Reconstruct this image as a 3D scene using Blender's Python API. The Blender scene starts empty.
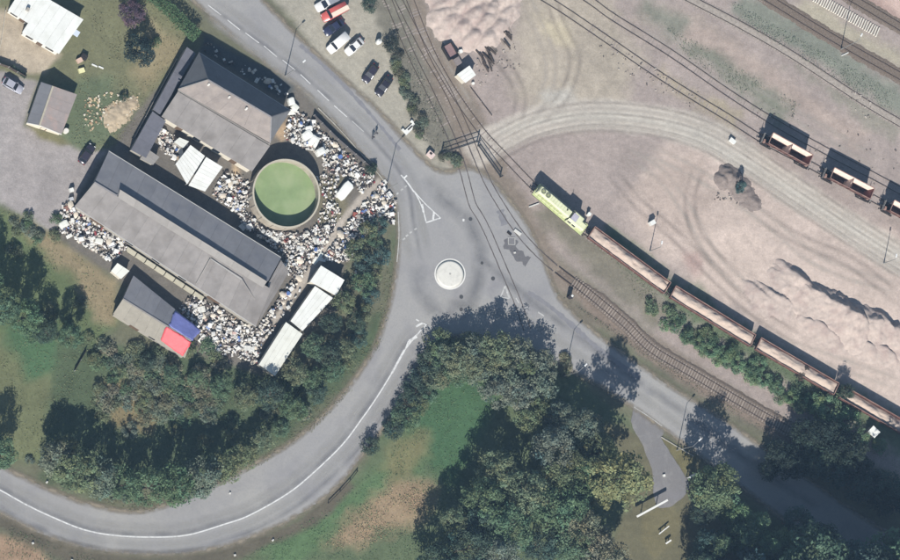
import bpy, bmesh, math, random
import numpy as np
from mathutils import Vector, Matrix

random.seed(7)
RNG = np.random.default_rng(7)
scene = bpy.context.scene
col = scene.collection

# ------------------------------------------------------------------ camera
S, D = 0.2, 700.0                       # metres per photo pixel, slant distance of the survey camera
TH = math.atan(0.36)
LX, LY = 0.92, 0.39
ln = math.hypot(LX, LY); LX /= ln; LY /= ln
BACK = Vector((-math.sin(TH)*LX, -math.sin(TH)*LY, math.cos(TH)))
QR = Vector((0, 0, 1)).rotation_difference(BACK)
RM = QR.to_matrix()
CLOC = BACK*D
cam_d = bpy.data.cameras.new('camera')
cam_d.sensor_width = 36; cam_d.lens = 36*D/(900*S)
cam_d.clip_start = 1; cam_d.clip_end = 12000
cam = bpy.data.objects.new('camera', cam_d); col.objects.link(cam)
cam.location = CLOC; cam.rotation_mode = 'QUATERNION'; cam.rotation_quaternion = QR
scene.camera = cam

def P(px, py, z=0.0):
    d = RM @ Vector(((px-450)*S, (280-py)*S, -D))
    t = (z-CLOC.z)/d.z
    return CLOC + d*t
RN = np.array(RM); CN = np.array(CLOC)
def Q(x, y, z=0):
    w = np.stack([x-CN[0], y-CN[1], np.zeros_like(x)+z-CN[2]], -1) @ RN
    return 450 + w[..., 0]/(-w[..., 2])*D/S, 280 - w[..., 1]/(-w[..., 2])*D/S

# ------------------------------------------------------------------ light
SUN_EL = math.radians(41)
a_, b_ = P(450, 280), P(450+22, 280-97)
SH = Vector((b_.x-a_.x, b_.y-a_.y, 0)).normalized()
sd_ = bpy.data.lights.new('sun', 'SUN'); sd_.energy = 4.7; sd_.angle = math.radians(0.5); sd_.color = (1, 0.965, 0.9)
sun = bpy.data.objects.new('sun', sd_); col.objects.link(sun)
sun.rotation_mode = 'QUATERNION'
sun.rotation_quaternion = Vector((0, 0, -1)).rotation_difference(Vector((SH.x*math.cos(SUN_EL), SH.y*math.cos(SUN_EL), -math.sin(SUN_EL))))
sun.location = (-40, -200, 200)
w = bpy.data.worlds.new('World'); scene.world = w; w.use_nodes = True
nt = w.node_tree
sky = nt.nodes.new('ShaderNodeTexSky'); sky.sky_type = 'NISHITA'; sky.sun_disc = False
sky.sun_elevation = SUN_EL; sky.sun_rotation = math.atan2(-SH.x, -SH.y)
sky.air_density = 1.3; sky.dust_density = 0.6; sky.ozone_density = 1.5
bg = nt.nodes['Background']; bg.inputs[1].default_value = 0.06
nt.links.new(sky.outputs[0], bg.inputs[0])
scene.view_settings.view_transform = 'Standard'
scene.view_settings.look = 'None'
scene.view_settings.exposure = 0.74
scene.view_settings.gamma = 1
scene.render.engine = 'CYCLES'

# ------------------------------------------------------------------ materials
def lin(c):
    c = c/255.0
    return c/12.92 if c <= 0.04045 else ((c+0.055)/1.055)**2.4
K = 1.5
def C(r, g, b):
    return (lin(r)/K, lin(g)/K, lin(b)/K, 1)
MATS = {}
def mat(name, rgb, rough=0.85, var=0.25, scale=1.5, spec=0.25, metal=0.0, objvar=0.0, bump=0.0, bscale=8.0, wave=None, stain=None, attr=None, objcol=False):
    """noise-mottled procedural material; wave=(scale, strength) adds corrugation relief"""
    if name in MATS: return MATS[name]
    m = bpy.data.materials.new(name); m.use_nodes = True
    n = m.node_tree; N = n.nodes; L = n.links
    p = N['Principled BSDF']
    p.inputs['Roughness'].default_value = rough
    p.inputs['Specular IOR Level'].default_value = spec
    p.inputs['Metallic'].default_value = metal
    tc = N.new('ShaderNodeTexCoord')
    if attr:
        base = N.new('ShaderNodeVertexColor'); base.layer_name = attr; bs = base.outputs[0]
    elif objcol:
        oi0 = N.new('ShaderNodeObjectInfo'); bs = oi0.outputs['Color']
    else:
        base = N.new('ShaderNodeRGB'); base.outputs[0].default_value = C(*rgb); bs = base.outputs[0]
    no = N.new('ShaderNodeTexNoise'); no.inputs['Scale'].default_value = scale; no.inputs['Detail'].default_value = 6; no.inputs['Roughness'].default_value = 0.65
    L.new(tc.outputs['Object'], no.inputs['Vector'])
    mr = N.new('ShaderNodeMapRange'); mr.inputs[1].default_value = 0.25; mr.inputs[2].default_value = 0.75
    mr.inputs[3].default_value = 1-var; mr.inputs[4].default_value = 1+var
    L.new(no.outputs[0], mr.inputs[0])
    fac = mr.outputs[0]
    if objvar:
        oi = N.new('ShaderNodeObjectInfo')
        m2 = N.new('ShaderNodeMapRange'); m2.inputs[3].default_value = 1-objvar; m2.inputs[4].default_value = 1+objvar
        L.new(oi.outputs['Random'], m2.inputs[0])
        mu = N.new('ShaderNodeMath'); mu.operation = 'MULTIPLY'
        L.new(fac, mu.inputs[0]); L.new(m2.outputs[0], mu.inputs[1]); fac = mu.outputs[0]
    mx = N.new('ShaderNodeMix'); mx.data_type = 'RGBA'; mx.blend_type = 'MULTIPLY'; mx.inputs[0].default_value = 1
    L.new(bs, mx.inputs[6]); L.new(fac, mx.inputs[7])
    out = mx.outputs[2]
    if stain:
        (sr, amt, ss) = stain
        n3 = N.new('ShaderNodeTexNoise'); n3.inputs['Scale'].default_value = ss; n3.inputs['Detail'].default_value = 5
        L.new(tc.outputs['Object'], n3.inputs['Vector'])
        r3 = N.new('ShaderNodeMapRange'); r3.inputs[1].default_value = 0.48; r3.inputs[2].default_value = 0.72; r3.inputs[3].default_value = 0; r3.inputs[4].default_value = amt
        L.new(n3.outputs[0], r3.inputs[0])
        m4 = N.new('ShaderNodeMix'); m4.data_type = 'RGBA'
        L.new(r3.outputs[0], m4.inputs[0]); L.new(out, m4.inputs[6]); m4.inputs[7].default_value = C(*sr)
        out = m4.outputs[2]
    L.new(out, p.inputs['Base Color'])
    if bump:
        bp = N.new('ShaderNodeBump'); bp.inputs['Strength'].default_value = bump; bp.inputs['Distance'].default_value = 0.1
        nb = N.new('ShaderNodeTexNoise'); nb.inputs['Scale'].default_value = bscale; nb.inputs['Detail'].default_value = 4
        L.new(tc.outputs['Object'], nb.inputs['Vector']); L.new(nb.outputs[0], bp.inputs['Height'])
        L.new(bp.outputs[0], p.inputs['Normal'])
    MATS[name] = m
    return m

# ------------------------------------------------------------------ mesh helpers
class MB:
    def __init__(s): s.v = []; s.f = []
    def add(s, vs, fs):
        o = len(s.v); s.v += [tuple(v) for v in vs]; s.f += [tuple(i+o for i in f) for f in fs]; return s
    def box(s, c, d, rz=0.0, taper=1.0):
        hx, hy, hz = d[0]/2, d[1]/2, d[2]/2; ca, sa = math.cos(rz), math.sin(rz); vs = []
        for z, t in ((-hz, 1), (hz, taper)):
            for x, y in ((-hx, -hy), (hx, -hy), (hx, hy), (-hx, hy)):
                x *= t; y *= t
                vs.append((c[0]+x*ca-y*sa, c[1]+x*sa+y*ca, c[2]+z))
        return s.add(vs, [(3, 2, 1, 0), (4, 5, 6, 7), (0, 1, 5, 4), (1, 2, 6, 5), (2, 3, 7, 6), (3, 0, 4, 7)])
    def beam(s, a, b, wd, ht):
        a = Vector(a); b = Vector(b); d = (b-a).normalized()
        up = Vector((0, 0, 1)) if abs(d.z) < 0.95 else Vector((1, 0, 0))
        x = d.cross(up).normalized()*wd/2; y = x.cross(d).normalized()*ht/2
        vs = [a-x-y, a+x-y, a+x+y, a-x+y, b-x-y, b+x-y, b+x+y, b-x+y]
        return s.add(vs, [(0, 1, 2, 3), (7, 6, 5, 4), (0, 4, 5, 1), (1, 5, 6, 2), (2, 6, 7, 3), (3, 7, 4, 0)])
    def cyl(s, a, b, r0, r1=None, n=10):
        if r1 is None: r1 = r0
        a = Vector(a); b = Vector(b); d = (b-a).normalized()
        up = Vector((0, 0, 1)) if abs(d.z) < 0.95 else Vector((1, 0, 0))
        x = d.cross(up).normalized(); y = x.cross(d)
        vs = []
        for p, r in ((a, r0), (b, r1)):
            for i in range(n):
                t = 2*math.pi*i/n; vs.append(p+x*(r*math.cos(t))+y*(r*math.sin(t)))
        fs = [(i, n+i, n+(i+1) % n, (i+1) % n) for i in range(n)]
        fs += [tuple(range(n)), tuple(range(2*n-1, n-1, -1))]
        return s.add(vs, fs)
    def loft(s, rings, cap=True, close=True):
        n = len(rings[0]); vs = [p for r in rings for p in r]; fs = []
        for k in range(len(rings)-1):
            for i in range(n if close else n-1):
                j = (i+1) % n
                fs.append((k*n+i, k*n+j, (k+1)*n+j, (k+1)*n+i))
        if cap:
            fs.append(tuple(range(n-1, -1, -1))); fs.append(tuple(range((len(rings)-1)*n, len(rings)*n)))
        return s.add(vs, fs)
    def prism(s, pts, dz):
        """closed polygon of 3d points extruded downward by dz"""
        n = len(pts); vs = [tuple(p) for p in pts]+[(p[0], p[1], p[2]-dz) for p in pts]
        return s.add(vs, [tuple(range(n)), tuple(range(2*n-1, n-1, -1))]+[(i, n+i, n+(i+1) % n, (i+1) % n) for i in range(n)])
    def mesh(s, name, m, smooth=False, off=None):
        me = bpy.data.meshes.new(name)
        v = s.v if off is None else [(a-off[0], b-off[1], c-off[2]) for a, b, c in s.v]
        me.from_pydata(v, [], s.f)
        bm = bmesh.new(); bm.from_mesh(me); bmesh.ops.recalc_face_normals(bm, faces=bm.faces); bm.to_mesh(me); bm.free()
        if smooth: me.polygons.foreach_set('use_smooth', [True]*len(me.polygons))
        if m: me.materials.append(m)
        return me
    def build(s, name, m, parent=None, smooth=False, off=None):
        return link(name, s.mesh(name, m, smooth, off), parent)

def link(name, me, parent=None):
    o = bpy.data.objects.new(name, me); col.objects.link(o)
    if parent: o.parent = parent
    return o
def tag(o, label, cat, group=None):
    o['label'] = label; o['category'] = cat
    if group: o['group'] = group
    return o
def thing(name, label, cat, loc=(0, 0, 0), rz=0.0, group=None):
    o = bpy.data.objects.new(name, None); col.objects.link(o); o.empty_display_size = 0.3
    o.location = loc; o.rotation_euler = (0, 0, rz)
    return tag(o, label, cat, group)
def struct(o): o['kind'] = 'structure'; return o
def copy_tree(o, parent=None):
    c = o.copy(); col.objects.link(c); c.parent = parent
    for ch in list(o.children): copy_tree(ch, c)
    return c
def heading(a, b):
    p, q = P(*a), P(*b); return math.atan2(q.y-p.y, q.x-p.x)
def cat_rom(pts, step=2.0):
    pts = [np.array(p, float) for p in pts]; out = []
    for i in range(len(pts)-1):
        p0 = pts[max(i-1, 0)]; p1 = pts[i]; p2 = pts[i+1]; p3 = pts[min(i+2, len(pts)-1)]
        n = max(2, int(np.linalg.norm(p2-p1)/step))
        for k in range(n):
            t = k/n
            out.append(0.5*((2*p1)+(-p0+p2)*t+(2*p0-5*p1+4*p2-p3)*t*t+(-p0+3*p1-3*p2+p3)*t**3))
    out.append(pts[-1]); return out
def in_poly(x, y, poly):
    poly = np.asarray(poly, float); n = len(poly); ins = np.zeros(np.shape(x), bool)
    j = n-1
    for i in range(n):
        xi, yi = poly[i]; xj, yj = poly[j]
        c = ((yi > y) != (yj > y)) & (x < (xj-xi)*(y-yi)/(yj-yi+1e-12)+xi)
        ins ^= c; j = i
    return ins
def sdist(x, y, poly):
    poly = np.asarray(poly, float); d = np.full(np.shape(x), 1e9)
    for i in range(len(poly)):
        a = poly[i-1]; b = poly[i]; ab = b-a
        t = np.clip(((x-a[0])*ab[0]+(y-a[1])*ab[1])/(ab@ab+1e-9), 0, 1)
        d = np.minimum(d, np.hypot(x-a[0]-t*ab[0], y-a[1]-t*ab[1]))
    return np.where(in_poly(x, y, poly), d, -d)
LAT = RNG.random((256, 256))
def vnoise(x, y):
    xi = np.floor(x).astype(int); yi = np.floor(y).astype(int); fx = x-xi; fy = y-yi
    fx = fx*fx*(3-2*fx); fy = fy*fy*(3-2*fy)
    g = lambda i, j: LAT[i & 255, j & 255]
    return (g(xi, yi)*(1-fx)+g(xi+1, yi)*fx)*(1-fy)+(g(xi, yi+1)*(1-fx)+g(xi+1, yi+1)*fx)*fy
def fbm(x, y, o=4):
    r = 0; a = 0.5
    for k in range(o): r = r+a*vnoise(x*2**k+17.3*k, y*2**k+5.1*k); a /= 2
    return r*1.06
def poly_line(pts, hw):
    """strip polygon of half width hw round a pixel polyline"""
    pts = [np.array(p, float) for p in cat_rom(pts, 6)]; l = []; r = []
    for i, p in enumerate(pts):
        d = pts[min(i+1, len(pts)-1)]-pts[max(i-1, 0)]; d /= np.linalg.norm(d)+1e-9
        nrm = np.array([-d[1], d[0]]); l.append(p+nrm*hw); r.append(p-nrm*hw)
    return l+r[::-1]

# ------------------------------------------------------------------ ground
ASPHALT = [(-30, 450), (0, 465), (30, 480), (80, 501), (140, 511), (200, 491), (250, 466), (300, 436), (345, 391), (375, 346), (390, 302), (397, 262), (398, 225),
           (394, 198), (384, 180), (360, 152), (335, 122), (305, 92), (270, 66), (235, 38), (205, 12), (175, -20), (240, -20), (262, 0), (300, 38), (345, 80), (380, 112),
           (405, 140), (430, 165), (447, 172), (470, 168), (490, 178), (508, 198), (526, 222), (542, 255), (553, 285), (566, 306), (605, 340), (654, 375), (675, 389), (720, 417), (760, 445), (850, 508), (940, 568),
           (940, 640), (880, 592), (800, 532), (740, 486), (700, 456), (662, 428), (640, 412), (600, 386), (560, 366), (520, 348), (470, 338), (440, 340),
           (422, 362), (412, 385), (390, 420), (360, 458), (345, 478), (325, 497), (300, 514), (262, 533), (225, 546), (190, 552), (150, 554), (100, 550), (50, 537), (0, 513), (-30, 497)]
SIDE_ROAD = [(634, 406), (664, 429), (661, 437), (672, 455), (684, 474), (689, 488), (678, 502), (660, 508), (654, 498), (652, 472), (643, 446), (632, 425)]
T1 = [(388, -20), (396, -5), (424, 50), (447, 90), (466, 131), (480, 165), (493, 192), (516, 228), (534, 249), (557, 270), (581, 288), (600, 303), (626, 325), (651, 349), (693.5, 374.6), (726, 394), (765, 417), (790, 431), (840, 461), (905, 500), (930, 515)]
T2 = [(380, -20), (386, -5), (409, 50), (431, 95), (450, 135), (463, 170), (472, 203), (480, 217), (489, 235), (504, 270), (516, 298), (523, 317), (528, 332)]
T3 = [(400, -20), (408, -5), (430, 50), (452, 90), (481, 131), (505, 157), (535, 188), (561, 211), (588, 233), (629, 263), (670, 291), (712, 318), (755, 342), (798, 367), (840, 390), (902, 424), (930, 440)]
T4 = [(560, -20), (580, -6), (596, 5), (614, 18), (670, 53), (728, 93), (772, 121), (820, 148), (860, 169), (905, 193), (930, 206)]
T5 = [(530, -10), (560, 8), (603, 37), (651, 70), (690, 95), (728, 118), (766, 142), (806, 163), (828, 175), (868, 196), (908, 217), (930, 229)]
T6 = [(650, -22), (690, -1), (740, 25), (793.6, 56), (861, 100), (905, 126), (930, 140)]
T7 = [(730, -22), (770, 0), (829, 36), (905, 79), (930, 93)]
T8 = [(810, -25), (856, 1), (905, 30), (930, 45)]

ZONES = [  # pixel polygon, photo colour, edge softness px, edge noise px
    ([(-400, -400), (1300, -400), (1300, 1000), (-400, 1000)], (112, 112, 92), 1, 0),
    # railway yard
    ([(375, -400), (1300, -400), (1300, 520), (900, 480), (760, 410), (660, 340), (600, 290), (545, 250), (500, 185), (445, 165), (400, 60)], (168, 155, 148), 8, 10),
    ([(375, -20), (415, -20), (500, 150), (560, 260), (640, 330), (800, 430), (900, 480), (900, 510), (770, 440), (560, 300), (500, 200), (440, 160), (400, 80)], (140, 128, 116), 6, 8),
    ([(520, -30), (600, -30), (640, 60), (620, 110), (560, 130), (510, 90)], (178, 167, 152), 14, 20),
    ([(535, 15), (560, 22), (572, 45), (555, 48), (540, 35)], (196, 184, 160), 8, 12),
    ([(540, 92), (575, 85), (572, 105), (548, 112)], (196, 190, 180), 6, 10),
    ([(660, 150), (720, 150), (800, 185), (900, 245), (1000, 300), (1000, 440), (900, 405), (800, 350), (690, 280), (640, 245), (625, 200)], (198, 181, 170), 16, 22),
    ([(680, 215), (900, 300), (900, 410), (800, 355), (700, 285)], (207, 189, 177), 14, 22),
    ([(648, 170), (700, 160), (720, 215), (690, 235), (655, 225)], (188, 171, 160), 14, 20),
    ([(684, 250), (700, 252), (703, 265), (694, 275), (684, 266)], (184, 160, 151), 6, 8),
    # weeds round the yard tracks
    (poly_line([(690, 40), (740, 70), (790, 110)], 16), (134, 134, 120), 9, 16),
    (poly_line([(735, 0), (800, 40), (900, 100), (960, 130)], 14), (136, 138, 126), 9, 14),
    (poly_line([(640, 10), (690, 30), (740, 55), (860, 140)], 9), (176, 160, 150), 9, 14),
    (poly_line([(790, 60), (840, 95), (900, 130)], 9), (150, 144, 132), 8, 14),
    (poly_line([(800, 5), (850, 35), (905, 62)], 8), (180, 171, 152), 7, 10),
    (poly_line([(640, 5), (680, 30)], 9), (135, 134, 122), 9, 12),
    (poly_line([(845, -20), (930, 30)], 14), (176, 152, 142), 4, 6),
    ([(868, -20), (960, -20), (960, 40), (900, 16)], (205, 180, 168), 4, 6),
    (poly_line([(660, 75), (700, 100), (735, 120)], 6), (172, 160, 140), 8, 14),
    (poly_line([(600, 240), (650, 275), (720, 325), (790, 370), (860, 410), (960, 470)], 14), (108, 120, 94), 8, 14),
    (poly_line([(545, 205), (590, 255), (660, 315)], 14), (134, 128, 114), 9, 12),
    # haul track
    (poly_line([(470, 158), (500, 138), (540, 122), (590, 115), (650, 120), (700, 132), (740, 155), (800, 195), (860, 235), (920, 272)], 15), (194, 185, 174), 4, 5),
    (poly_line([(500, 132), (560, 117), (640, 119), (700, 136)], 4), (196, 189, 178), 4, 5),
    (poly_line([(700, 138), (760, 172), (830, 215), (900, 258)], 4), (198, 191, 180), 4, 5),
    # verge and parking
    ([(262, -20), (390, -20), (410, 60), (440, 130), (450, 172), (425, 165), (380, 115), (320, 58)], (170, 164, 150), 5, 6),
    ([(372, -20), (400, -20), (420, 60), (452, 140), (440, 165), (420, 130), (400, 80), (385, 40)], (128, 124, 112), 6, 10),
    # garden and yard top left
    ([(-60, -60), (160, -60), (205, 40), (150, 120), (115, 150), (85, 160), (55, 140), (20, 100), (-60, 60)], (122, 122, 94), 5, 6),
    ([(60, 85), (110, 80), (130, 110), (110, 140), (85, 155), (60, 140)], (106, 116, 90), 9, 12),
    ([(150, 20), (180, 50), (165, 75), (145, 90), (130, 70)], (148, 137, 108), 8, 12),
    ([(-60, 10), (10, 8), (60, 55), (45, 72), (30, 74), (0, 62), (-60, 40)], (186, 172, 152), 4, 5),
    ([(-60, 60), (0, 70), (38, 82), (25, 125), (60, 140), (82, 152), (110, 150), (60, 225), (48, 232), (20, 215), (-60, 180)], (164, 157, 154), 3, 4),
    ([(26, 122), (60, 136), (70, 144), (62, 146), (38, 138)], (122, 118, 88), 3, 4),
    # fields below
    ([(-60, 190), (5, 205), (50, 235), (95, 268), (120, 310), (60, 420), (50, 470), (-60, 440)], (104, 116, 82), 8, 12),
    ([(10, 215), (45, 232), (120, 280), (112, 320), (95, 320), (70, 270), (30, 240)], (152, 138, 110), 7, 10),
    ([(-60, 340), (60, 330), (70, 360), (48, 460), (-60, 470)], (114, 118, 87), 9, 14),
    ([(0, 320), (60, 325), (65, 370), (30, 375), (10, 350)], (84, 112, 80), 9, 14),
    ([(60, 340), (160, 350), (320, 380), (390, 300), (397, 230), (380, 350), (300, 430), (200, 485), (100, 500), (40, 480), (50, 410)], (88, 101, 76), 7, 10),
    ([(95, 385), (145, 380), (160, 410), (150, 432), (110, 425)], (136, 124, 94), 7, 12),
    (poly_line([(0, 472), (60, 500), (140, 520), (205, 498), (260, 470), (310, 438), (355, 390), (384, 340), (398, 280)], 7), (122, 118, 96), 4, 5),
    ([(420, 340), (560, 350), (600, 400), (700, 470), (900, 600), (380, 640), (200, 600), (260, 545), (360, 470)], (100, 112, 84), 6, 8),
    ([(430, 375), (490, 378), (500, 400), (480, 440), (455, 490), (430, 470), (400, 440)], (78, 108, 76), 9, 14),
    ([(255, 545), (330, 505), (400, 450), (430, 455), (420, 480), (330, 545), (280, 580)], (96, 120, 84), 9, 12),
    ([(325, 545), (350, 515), (395, 480), (432, 485), (428, 510), (395, 530), (360, 552)], (158, 138, 112), 12, 18),
    ([(395, 440), (425, 435), (430, 455), (395, 480), (380, 470)], (128, 126, 92), 9, 12),
    (poly_line([(-30, 508), (0, 520), (50, 545), (110, 562), (190, 562), (250, 546), (310, 520), (350, 482)], 7), (104, 98, 84), 4, 5),
    ([(-60, 520), (0, 533), (40, 552), (60, 580), (-60, 580)], (166, 140, 116), 5, 5),
    ([(556, 290), (575, 305), (660, 370), (730, 415), (800, 460), (780, 440), (700, 385), (620, 325)], (108, 108, 92), 4, 5),
    (poly_line([(585, 300), (650, 352), (720, 396), (830, 462)], 7), (138, 124, 112), 4, 6),
    # scrap yard
    ([(150, 95), (205, 45), (300, 85), (394, 190), (380, 235), (345, 265), (345, 300), (262, 376), (190, 350), (110, 275), (55, 235), (95, 170)], (118, 112, 104), 4, 5),
    ([(312, 178), (345, 175), (350, 225), (318, 225)], (122, 116, 96), 5, 6),
    (poly_line([(272, 325), (300, 285), (322, 255), (342, 222), (365, 195), (382, 180)], 3.4), (184, 174, 162), 2, 3),
    ([(232, 160), (240, 170), (238, 200), (232, 200)], (180, 158, 130), 3, 3),
    ([(270, 130), (290, 118), (295, 125), (282, 142)], (182, 158, 130), 3, 3),
    ([(200, 52), (205, 36), (297, 84), (288, 102)], (88, 92, 92), 3, 3),  # strip behind the tall house: its cast shade darkened into the ground colour
    ([(598, 420), (640, 430), (720, 470), (740, 570), (600, 575), (630, 480)], (112, 108, 86), 8, 10),
    ([(661, 437), (695, 457), (692, 466), (684, 474)], (118, 112, 82), 1.5, 1),
    ([(640, 515), (668, 500), (684, 520), (672, 545), (655, 560), (642, 540)], (118, 112, 86), 3, 3),
]
def ground_colour(x, y):
    px, py = Q(x, y)
    n1 = fbm(x*0.11+40, y*0.11+12, 5)-0.5; n2 = fbm(x*0.5+9, y*0.5+70, 4)-0.5
    c = np.zeros(np.shape(x)+(3,))
    for poly, rgb, soft, nz in ZONES:
        P_ = np.asarray(poly)
        lo = P_.min(0)-soft-nz-5; hi = P_.max(0)+soft+nz+5
        sel = (px > lo[0]) & (px < hi[0]) & (py > lo[1]) & (py < hi[1])
        if not sel.any(): continue
        d = sdist(px[sel], py[sel], poly)+(n1[sel]*1.4+n2[sel]*1.1)*nz
        t = np.clip(d/soft*0.5+0.5, 0, 1)[:, None]; t = t*t*(3-2*t)
        k = np.array(C(*rgb)[:3])
        c[sel] = c[sel]*(1-t)+k*t
    return c
far = [3000, 1200, 500, 250]
gx = np.concatenate([[-f for f in far], np.arange(-112, 112.1, 0.5), far[::-1]])
gy = np.concatenate([[-f for f in far], np.arange(-78, 78.1, 0.5), far[::-1]])
GX, GY = np.meshgrid(gx, gy)
gz = np.where((abs(GX) < 112) & (abs(GY) < 78), (fbm(GX*0.9, GY*0.9, 3)-0.5)*0.10-0.06, -0.06)
nx, ny = len(gx), len(gy)
idx = np.arange(nx*ny).reshape(ny, nx)
fc = np.stack([idx[:-1, :-1], idx[:-1, 1:], idx[1:, 1:], idx[1:, :-1]], -1).reshape(-1, 4)
gm = bpy.data.meshes.new('ground')
gm.from_pydata(np.stack([GX, GY, gz], -1).reshape(-1, 3).tolist(), [], fc.tolist())
ca = gm.color_attributes.new('soil', 'FLOAT_COLOR', 'POINT')
gc = ground_colour(GX.ravel(), GY.ravel())
ca.data.foreach_set('color', np.concatenate([gc, np.ones((len(gc), 1))], 1).ravel())
def ground_material():
    m = bpy.data.materials.new('ground'); m.use_nodes = True; n = m.node_tree; N = n.nodes; L = n.links; p = N['Principled BSDF']
    p.inputs['Roughness'].default_value = 0.95; p.inputs['Specular IOR Level'].default_value = 0.1
    vc = N.new('ShaderNodeVertexColor'); vc.layer_name = 'soil'; tc = N.new('ShaderNodeTexCoord')
    prev = vc.outputs[0]
    for sc, amp, det in ((0.07, 0.15, 5), (0.3, 0.15, 6), (1.0, 0.13, 5), (4.0, 0.10, 3)):
        no = N.new('ShaderNodeTexNoise'); no.inputs['Scale'].default_value = sc; no.inputs['Detail'].default_value = det; no.inputs['Roughness'].default_value = 0.7
        L.new(tc.outputs['Object'], no.inputs['Vector'])
        mr = N.new('ShaderNodeMapRange'); mr.inputs[1].default_value = 0.28; mr.inputs[2].default_value = 0.72; mr.inputs[3].default_value = 1-amp; mr.inputs[4].default_value = 1+amp
        L.new(no.outputs[0], mr.inputs[0])
        mx = N.new('ShaderNodeMix'); mx.data_type = 'RGBA'; mx.blend_type = 'MULTIPLY'; mx.inputs[0].default_value = 1
        L.new(prev, mx.inputs[6]); L.new(mr.outputs[0], mx.inputs[7]); prev = mx.outputs[2]
    L.new(prev, p.inputs['Base Color'])
    b = N.new('ShaderNodeBump'); b.inputs['Strength'].default_value = 0.35; b.inputs['Distance'].default_value = 0.12
    nb = N.new('ShaderNodeTexNoise'); nb.inputs['Scale'].default_value = 2.2; nb.inputs['Detail'].default_value = 6
    L.new(tc.outputs['Object'], nb.inputs['Vector']); L.new(nb.outputs[0], b.inputs['Height']); L.new(b.outputs[0], p.inputs['Normal'])
    return m
gm.materials.append(ground_material())
gm.polygons.foreach_set('use_smooth', [True]*len(gm.polygons))
struct(link('ground', gm))

# ------------------------------------------------------------------ road sheets
def sheet(name, poly, z, m, jit=0.0, smooth_step=3.0, closed=True):
    pts = cat_rom(list(poly)+[poly[0]], smooth_step)[:-1] if smooth_step else [np.array(p, float) for p in poly]
    vs = []
    for p in pts:
        q = P(p[0], p[1], z)
        if jit:
            q.x += jit*(2*fbm(np.array(q.x*1.1), np.array(q.y*1.1), 3)-1); q.y += jit*(2*fbm(np.array(q.x*1.1+50), np.array(q.y*1.1), 3)-1)
        vs.append((q.x, q.y, z))
    bm = bmesh.new(); bv = [bm.verts.new(v) for v in vs]; ed = [bm.edges.new((bv[i], bv[(i+1) % len(bv)])) for i in range(len(bv))]
    bmesh.ops.triangle_fill(bm, use_beauty=True, edges=ed)
    bmesh.ops.recalc_face_normals(bm, faces=bm.faces)
    if sum(f.normal.z for f in bm.faces) < 0: bmesh.ops.reverse_faces(bm, faces=bm.faces)
    me = bpy.data.meshes.new(name); bm.to_mesh(me); bm.free(); me.materials.append(m)
    return link(name, me)
def road_material(name, rgb, dusty):
    m = bpy.data.materials.new(name); m.use_nodes = True; n = m.node_tree; N = n.nodes; L = n.links; p = N['Principled BSDF']
    p.inputs['Roughness'].default_value = 0.9; p.inputs['Specular IOR Level'].default_value = 0.2
    tc = N.new('ShaderNodeTexCoord')
    prev = None
    for sc, c2, lo, hi, amt in ((0.035, dusty, 0.45, 0.65, 0.8), (0.16, (138, 136, 140), 0.5, 0.7, 0.6), (0.5, (172, 169, 165), 0.52, 0.75, 0.45), (2.5, (140, 139, 141), 0.45, 0.75, 0.5), (9, (176, 174, 172), 0.5, 0.8, 0.4)):
        no = N.new('ShaderNodeTexNoise'); no.inputs['Scale'].default_value = sc; no.inputs['Detail'].default_value = 5; no.inputs['Roughness'].default_value = 0.6; no.inputs['Distortion'].default_value = 0.4
        L.new(tc.outputs['Object'], no.inputs['Vector'])
        mr = N.new('ShaderNodeMapRange'); mr.inputs[1].default_value = lo; mr.inputs[2].default_value = hi; mr.inputs[3].default_value = 0; mr.inputs[4].default_value = amt
        L.new(no.outputs[0], mr.inputs[0])
        mx = N.new('ShaderNodeMix'); mx.data_type = 'RGBA'; L.new(mr.outputs[0], mx.inputs[0])
        if prev is None: mx.inputs[6].default_value = C(*rgb)
        else: L.new(prev, mx.inputs[6])
        mx.inputs[7].default_value = C(*c2); prev = mx.outputs[2]
    L.new(prev, p.inputs['Base Color'])
    b = N.new('ShaderNodeBump'); b.inputs['Strength'].default_value = 0.25; b.inputs['Distance'].default_value = 0.03
    nb = N.new('ShaderNodeTexNoise'); nb.inputs['Scale'].default_value = 5; nb.inputs['Detail'].default_value = 5
    L.new(tc.outputs['Object'], nb.inputs['Vector']); L.new(nb.outputs[0], b.inputs['Height']); L.new(b.outputs[0], p.inputs['Normal'])
    return m
M_ROAD = road_material('asphalt', (160, 158, 157), (174, 171, 165))
M_SIDE = road_material('old_asphalt', (124, 122, 124), (134, 131, 129))
struct(sheet('road', ASPHALT, 0.030, M_ROAD, 0.28))
struct(sheet('side_road', SIDE_ROAD, 0.024, M_SIDE, 0.3))

# worn wheel lanes, patches on the road: thin repairs with their own shape
M_PATCH = mat('road_patch', (136, 135, 139), 0.9, 0.15, 1.0)
M_TAR = mat('tar_patch', (112, 110, 112), 0.9, 0.2, 2)
def strip(mb, pts, wd, z, step=3.0, wn=0.0):
    pts = [P(p[0], p[1], z) for p in cat_rom(pts, step)]; L_ = []
    for i, p in enumerate(pts):
        d = pts[min(i+1, len(pts)-1)]-pts[max(i-1, 0)]; d.normalize(); n_ = Vector((-d.y, d.x, 0))
        k = wd/2*(1+wn*random.uniform(-1, 1)); L_.append((p+n_*k, p-n_*k))
    vs = [q for ab in L_ for q in ab]
    mb.add([(q.x, q.y, z) for q in vs], [(2*i, 2*i+1, 2*i+3, 2*i+2) for i in range(len(L_)-1)])
def flat(name, pts, wd, z, m, step=3.0, wn=0.0, label=None):
    mb = MB(); strip(mb, pts, wd, z, step, wn); o = mb.build(name, m); return struct(o)
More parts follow.
